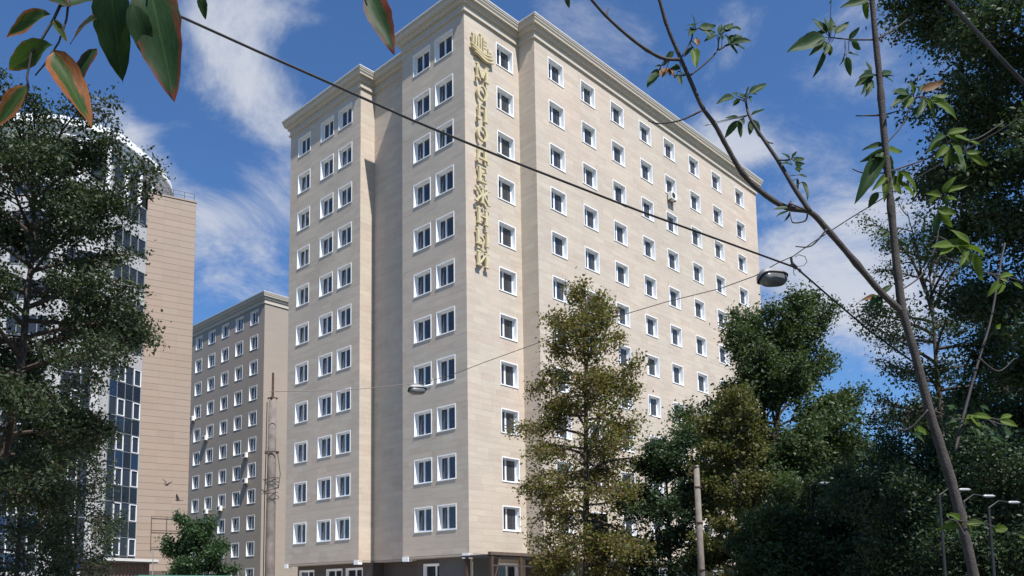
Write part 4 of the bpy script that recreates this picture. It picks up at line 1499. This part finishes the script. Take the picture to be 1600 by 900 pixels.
def make_leaf(seed, m, **k):
    vs, fs, uv = leaf_mesh(seed, **k)
    me = bpy.data.meshes.new('leaf')
    me.from_pydata(vs, [], fs)
    a = me.attributes.new('leafuv', 'FLOAT_VECTOR', 'POINT')
    a.data.foreach_set('vector', [c for p in uv for c in p])
    me.polygons.foreach_set('use_smooth', [True]*len(fs))
    me.materials.append(m)
    return me
ML_G = near_leaf('sapling_leaf', (.036, .068, .030), (.16, .11, .04), .06)
ML_B = near_leaf('sapling_leaf_bright', (.075, .12, .022), (.20, .13, .04), .12)
ML_D = near_leaf('dry_leaf', (.22, .13, .075), (.20, .11, .06), .8)
ML_R = near_leaf('turning_leaf', (.020, .046, .018), (.13, .034, .022), .40)
ML_O = near_leaf('half_dry_leaf', (.04, .075, .024), (.24, .09, .04), .58)
LEAVES = {k: [make_leaf(q+1, m, curl=.1+.12*q, fold=.15+.12*q, twist=(-.25, 0, .25)[q]) for q in range(3)] for k, m in (('g', ML_G), ('b', ML_B), ('d', ML_D))}
LEAVES['r'] = [make_leaf(q+4, ML_R, curl=.05+.05*q, fold=.10+.05*q) for q in range(3)]
LEAVES['o'] = [make_leaf(q+7, ML_O, curl=.15, fold=.30, twist=(-.9, .3, .9)[q]) for q in range(3)]
NL = [0]
rL = random.Random(77)
def leaf(B, T_, parent, kind='g', ratio=.38, tilt=.6, tdepth=None):
    """a leaflet from base point to tip point (world), its face turned roughly up and outward"""
    B, T_ = np.array(B), np.array(T_)
    Y = T_-B
    L = np.linalg.norm(Y)
    Y = Y/L
    nrm = -_fw*(1.0)+np.array([0, 0, .45])+np.array([rL.gauss(0, 1), rL.gauss(0, 1), rL.gauss(0, 1)])*tilt*.6
    X = np.cross(Y, nrm)
    X /= np.linalg.norm(X)
    Z = np.cross(X, Y)
    M_ = Matrix.Identity(4)
    for i in range(3):
        M_[i][0], M_[i][1], M_[i][2], M_[i][3] = X[i]*L*ratio, Y[i]*L, Z[i]*L*.6, B[i]
    NL[0] += 1
    return place('leaf', LEAVES[kind][rL.randrange(3)], parent, M_)

# sapling in front at the right: stem, boughs, twigs, stalked leaves
D0 = 6.0
SP = thing('sapling', at(1600, 1294, D0), 'thin leaning sapling with a bare bough arching left over the hotel, at the right front', 'tree')
SP.location.z = 0
WM[SP.name] = Matrix.Translation(SP.location)
TWIGS = []
def stem(nm, pts, r0, r1, m, sides=8, d=D0, dd=0.0, smooth=True):
    """pts: photo pixels along the bough; it runs from depth d to d+dd"""
    P = [at(px, py, d+dd*i/(len(pts)-1)) for i, (px, py) in enumerate(pts)]
    # smooth curve
    Q = []
    for i in range(len(P)-1):
        p0, p1, p2, p3 = P[max(i-1, 0)], P[i], P[i+1], P[min(i+2, len(P)-1)]
        for k in range(5):
            t = k/5
            Q.append(.5*((2*p1)+(-p0+p2)*t+(2*p0-5*p1+4*p2-p3)*t*t+(-p0+3*p1-3*p2+p3)*t**3))
    Q.append(P[-1])
    n = len(Q)
    rr = random.Random(len(pts)*7+int(pts[0][0]))
    rad = [(r0+(r1-r0)*i/(n-1))*(1+.07*rr.uniform(-1, 1)+(.22 if rr.random() < .07 else 0)) for i in range(n)]
    mb = MB()
    mb.tube(Q, rad, sides)
    o = mb.build(nm, m, SP, smooth=smooth)
    TWIGS.extend(Q)
    return o
stem('trunk', [(1600, 1294), (1565, 1100), (1535, 960), (1508, 838), (1490, 765), (1470, 700), (1452, 640), (1430, 555), (1411, 488), (1404, 440), (1397, 375), (1389, 290), (1381, 205), (1374, 120), (1367, 50), (1361, -20), (1356, -90)], .039, .017, M_BARKG, 12)
stem('branch', [(1409, 487), (1375, 455), (1330, 402), (1292, 358), (1265, 331), (1228, 324), (1190, 300), (1160, 270), (1135, 228), (1117, 195), (1097, 167), (1077, 122), (1062, 88), (1043, 43), (1028, -8), (1010, -60)], .0225, .009, M_BARKG, 10, dd=-.7)
stem('branch', [(1266, 331), (1240, 292), (1215, 250), (1190, 213), (1172, 184), (1166, 163), (1165, 148)], .017, .006, M_TWIG, dd=.25, d=5.65)
stem('branch', [(1061, 93), (1033, 90), (995, 67), (950, 28), (918, -8)], .011, .008, M_TWIG, d=5.35, dd=-.2)
stem('branch', [(1492, 706), (1508, 640), (1530, 560), (1548, 500), (1562, 420), (1570, 380)], .011, .006, M_TWIG, d=6.0, dd=.4)
for pts, d in (([(1078, 118), (1101, 100), (1120, 80), (1123, 63), (1128, 50)], 5.4), ([(1123, 78), (1136, 70), (1143, 66)], 5.4), ([(1066, 88), (1080, 63), (1083, 48), (1093, 43)], 5.35), ([(1071, 117), (1054, 118), (1046, 108), (1030, 108)], 5.4),
               ([(1096, 173), (1063, 188), (1030, 193), (1013, 189)], 5.42), ([(950, 28), (949, 18), (951, 13)], 5.28), ([(1190, 213), (1200, 222), (1208, 224)], 5.8), ([(1215, 250), (1232, 250), (1240, 246), (1248, 256)], 5.7), ([(1265, 331), (1240, 320), (1232, 318)], 5.65),
               ([(1292, 358), (1268, 384), (1243, 385)], 5.7), ([(1262, 333), (1258, 345), (1240, 348), (1236, 341)], 5.65), ([(1378, 62), (1340, 62), (1310, 60), (1296, 58)], 6.0), ([(1373, 60), (1400, 44), (1418, 30)], 6.0), ([(1380, 180), (1337, 181)], 6.0), ([(1381, 180), (1408, 172)], 6.0),
               ([(1378, 120), (1360, 116), (1350, 118)], 6.0), ([(1378, 118), (1388, 118), (1396, 118)], 6.0), ([(1388, 270), (1350, 270), (1332, 264)], 6.0), ([(1390, 300), (1388, 325), (1394, 340), (1392, 362)], 5.95), ([(1390, 268), (1420, 258), (1455, 245), (1475, 225), (1500, 220)], 6.0),
               ([(1384, 225), (1410, 195), (1425, 160), (1440, 150)], 6.0), ([(1500, 222), (1530, 215), (1566, 192)], 6.0), ([(1405, 455), (1440, 430), (1460, 390), (1467, 350), (1466, 315), (1480, 305)], 6.0), ([(1467, 370), (1500, 385), (1525, 388)], 6.05), ([(1460, 395), (1520, 420), (1570, 432), (1600, 440)], 6.1),
               ([(1411, 487), (1395, 470), (1380, 458)], 6.0), ([(1450, 640), (1420, 670), (1395, 668)], 5.95), ([(1455, 640), (1495, 655), (1530, 650)], 6.0), ([(1508, 838), (1495, 815), (1485, 812), (1540, 818)], 5.9), ([(1530, 560), (1560, 580), (1585, 560)], 6.1), ([(1530, 650), (1560, 662), (1590, 665)], 6.1), ([(1395, 468), (1382, 472), (1376, 470)], 6.0)):
    stem('twig', pts, .0065, .0035, M_TWIG, 6, d=d, dd=.05)
TW = np.array(TWIGS)
def near_leaves(sx, sy, sc, items, d, kinds='g', extra=.25):
    more = []
    for it in items:
        if rL.random() < extra:                 # a smaller sister leaflet on the same stalk
            (bx, by), (tx, ty) = it[0], it[1]
            a = rL.choice((-1, 1))*rL.uniform(.5, .95)
            k = rL.uniform(.55, .85)
            dx, dy = (tx-bx)*k, (ty-by)*k
            more.append(((bx+rL.uniform(-4, 4), by+rL.uniform(-4, 4)), (bx+dx*math.cos(a)-dy*math.sin(a), by+dx*math.sin(a)+dy*math.cos(a)))+tuple(it[2:]))
    for it in list(items)+more:
        (bx, by), (tx, ty) = it[0], it[1]
        kd = it[2] if len(it) > 2 else rL.choice(kinds)
        dz = rL.uniform(-.08, .08)
        B = at(sx+bx/sc, sy+by/sc, d)
        T_ = at(sx+tx/sc, sy+ty/sc, d+dz)
        # stalk runs to the nearest twig
        dist = np.linalg.norm(TW-B, axis=1)
        j = int(np.argmin(dist))
        if dist[j] < .30:
            mb = MB()
            mb.tube([TW[j], B+(T_-B)*.03], [.0028, .002], 5)
            mb.build('leaf_stalk', M_TWIG, SP)
        leaf(B, T_, SP, kd, rL.uniform(.32, .44)*(1 if np.linalg.norm(T_-B) < .16 else .78), .42)
near_leaves(800, 0, 3.0, [((858, 125), (845, 60)), ((858, 118), (893, 97)), ((852, 138), (812, 140)), ((850, 125), (828, 110)), ((880, 130), (958, 118)), ((895, 140), (955, 150)), ((960, 160), (897, 192)), ((968, 158), (985, 110)),
    ((990, 150), (1025, 110)), ((1000, 140), (1080, 125)), ((985, 190), (975, 150)), ((1020, 205), (1050, 148)), ((1030, 200), (1125, 190)), ((1040, 208), (1095, 230)), ((1020, 210), (1062, 252)), ((847, 220), (803, 270)),
    ((852, 225), (883, 248)), ((855, 230), (862, 312), 'b'), ((870, 215), (865, 170), 'd'), ((755, 240), (708, 305)), ((790, 318), (735, 322)), ((700, 310), (672, 308)), ((690, 330), (648, 340)), ((680, 340), (635, 410)),
    ((775, 335), (815, 350)), ((778, 350), (795, 395)), ((735, 320), (700, 362), 'd'), ((745, 325), (768, 368), 'd'), ((725, 320), (682, 358), 'd'), ((740, 318), (742, 355), 'd'), ((755, 322), (735, 350), 'd')], 5.38)
near_leaves(800, 0, 3.0, [((1100, 430), (1110, 402)), ((1045, 455), (960, 472)), ((1050, 448), (1028, 433)), ((1068, 462), (1035, 497)), ((1080, 460), (1066, 432)), ((1090, 455), (1105, 420)), ((1110, 440), (1200, 388)), ((1112, 440), (1152, 440)),
    ((1105, 455), (1125, 478)), ((1120, 540), (1183, 510)), ((1065, 555), (998, 548)), ((1060, 565), (995, 650)), ((1075, 555), (1085, 580)), ((1130, 560), (1168, 645)), ((930, 585), (897, 590)), ((940, 575), (960, 560))], 5.85)
near_leaves(900, 0, 1.957, [((655, 490), (632, 465)), ((660, 480), (675, 462)), ((665, 490), (702, 485)), ((660, 505), (628, 495)), ((675, 500), (700, 500)), ((670, 515), (690, 530)), ((680, 535), (705, 540)), ((675, 545), (680, 582)), ((690, 555), (712, 608)),
    ((650, 635), (600, 640)), ((655, 645), (612, 660)), ((655, 632), (657, 612), 'd')], 5.72)
near_leaves(1200, 0, 1.8, [((165, 95), (128, 48)), ((170, 85), (160, 45)), ((178, 90), (180, 45)), ((188, 95), (228, 60)), ((160, 105), (57, 137)), ((165, 118), (118, 148)), ((158, 145), (127, 220)), ((175, 125), (172, 160)), ((228, 110), (258, 75)),
    ((235, 118), (262, 140)), ((215, 150), (205, 185)), ((220, 160), (232, 215)), ((225, 150), (258, 155)), ((285, 0), (205, 15)), ((268, 0), (282, 55), 'b'), ((260, -5), (235, 14)), ((295, 210), (245, 240)), ((290, 205), (275, 168)), ((285, 220), (265, 260)),
    ((320, 210), (352, 200)), ((325, 215), (355, 230)), ((290, 225), (275, 268)), ((178, 0), (172, 12))], 5.98)
near_leaves(1200, 0, 1.8, [((400, 265), (342, 300), 'g'), ((405, 270), (378, 305)), ((410, 265), (402, 225)), ((425, 260), (440, 235)), ((430, 255), (500, 226), 'd'), ((440, 275), (475, 335)), ((460, 280), (535, 330), 'b'), ((450, 290), (400, 330)), ((500, 380), (455, 400), 'g'),
    ((505, 375), (565, 362), 'b'), ((520, 385), (598, 403), 'b'), ((515, 400), (560, 480)), ((505, 410), (500, 470)), ((520, 430), (555, 478)), ((560, 430), (617, 468), 'b'), ((490, 400), (445, 425)), ((330, 410), (265, 415), 'g'), ((325, 425), (265, 450), 'g'),
    ((320, 430), (245, 560), 'g'), ((335, 420), (378, 425), 'b'), ((330, 440), (300, 470), 'g'), ((335, 490), (325, 565)), ((345, 500), (390, 520)), ((355, 510), (420, 545), 'b'), ((310, 540), (280, 585), 'g'), ((370, 480), (425, 540), 'b'), ((490, 540), (565, 520), 'b'),
    ((480, 545), (450, 560)), ((485, 550), (440, 580)), ((490, 560), (540, 560)), ((480, 590), (520, 640)), ((478, 600), (470, 660)), ((520, 690), (460, 690)), ((530, 690), (620, 710), 'b'), ((560, 700), (540, 750)), ((575, 710), (605, 790)), ((570, 690), (480, 680), 'b'),
    ((650, 780), (700, 770), 'b'), ((660, 790), (615, 830), 'b'), ((690, 795), (720, 812), 'b'), ((335, 650), (308, 650), 'g'), ((340, 655), (325, 670), 'g'), ((310, 830), (285, 862), 'g'), ((315, 825), (355, 800), 'g'), ((310, 835), (262, 840), 'd'), ((320, 840), (300, 872), 'g')], 6.0, 'gbb', .7)
near_leaves(1300, 500, 2.25, [((440, 355), (370, 362), 'g'), ((470, 345), (520, 345), 'b'), ((490, 335), (570, 345), 'b'), ((500, 370), (570, 385), 'g'), ((290, 380), (345, 400), 'b'), ((280, 400), (330, 430), 'g'), ((470, 712), (540, 716), 'b'), ((460, 710), (372, 733), 'b'), ((440, 700), (395, 712), 'g'),
    ((570, 735), (625, 735), 'b'), ((590, 352), (655, 375), 'b'), ((590, 385), (640, 402), 'g'), ((580, 30), (592, 12), 'b'), ((400, 320), (430, 310), 'g'), ((660, 760), (690, 765), 'b'), ((520, 300), (560, 320), 'g'), ((560, 405), (600, 430), 'g'), ((440, 312), (400, 300), 'g')], 5.98, 'gb', .8)

# twig with large turning leaves hanging into the top left corner, on a thin tree standing just outside the frame
d1 = 1.2
tb = at(-520, 935, 1.5)
OT = thing('overhanging_branch', (tb[0], tb[1], 0), 'close twig of large green leaves with reddish brown edges at the top left corner', 'branch')
bt = [np.array([tb[0], tb[1], 0]), np.array([tb[0], tb[1], 1.4]), at(-480, -60, 1.5), at(-330, -190, 1.4), at(-120, -200, 1.3), at(90, -150, 1.22), at(260, -130, 1.2), at(440, -110, 1.2), at(640, -100, 1.25), at(900, -95, 1.3)]
mb = MB()
mb.tube(bt, [.030, .026, .022, .018, .014, .011, .009, .007, .005, .003], 9)
mb.build('bough', M_TWIG, OT, smooth=True)
def rach(pts, r, d=d1):
    mb = MB()
    mb.tube([at(px, py, d) for px, py in pts], [r*(1-.5*i/len(pts)) for i in range(len(pts))], 6)
    mb.build('leaf_stalk', M_TWIG, OT, smooth=True)
rach([(120, -150), (118, -60), (98, 0), (84, 30), (66, 60), (50, 80), (42, 122), (45, 138)], .0026)
rach([(112, -40), (104, 30), (92, 66), (70, 100), (55, 118)], .0018)
rach([(190, -138), (178, -60), (175, -5)], .002)
rach([(240, -132), (236, -60), (232, -18)], .002)
rach([(575, -104), (574, -30), (576, -4)], .0016)
rach([(310, -124), (311, -40), (312, -6)], .0012)
rach([(884, -96), (884, -10)], .0010)
for bx, by, tx, ty, rt_, kd in ((230, -30, 273, 150, .36, 'r'), (172, -35, 192, 126, .42, 'r'), (205, 5, 242, 104, .36, 'r'), (150, 27, 104, 66, .46, 'r'), (151, 76, 112, 141, .42, 'r'), (84, 78, 137, 198, .36, 'o'), (82, 70, 10, 104, .30, 'o'),
                                (79, 22, 6, 54, .30, 'o'), (84, 30, 104, 68, .38, 'o'), (92, 12, 148, -6, .36, 'r'), (46, 135, -8, 196, .36, 'o'), (576, -8, 619, 77, .32, 'r'), (312, -8, 323, 30, .42, 'r'), (884, -10, 889, 13, .4, 'g'), (70, -10, 110, 6, .4, 'r')):
    B = at(bx, by, d1+rL.uniform(-.02, .02))
    T_ = at(tx, ty, d1+rL.uniform(-.02, .03))
    leaf(B, T_, OT, kd, rt_, .25)
print('near leaves', NL[0])
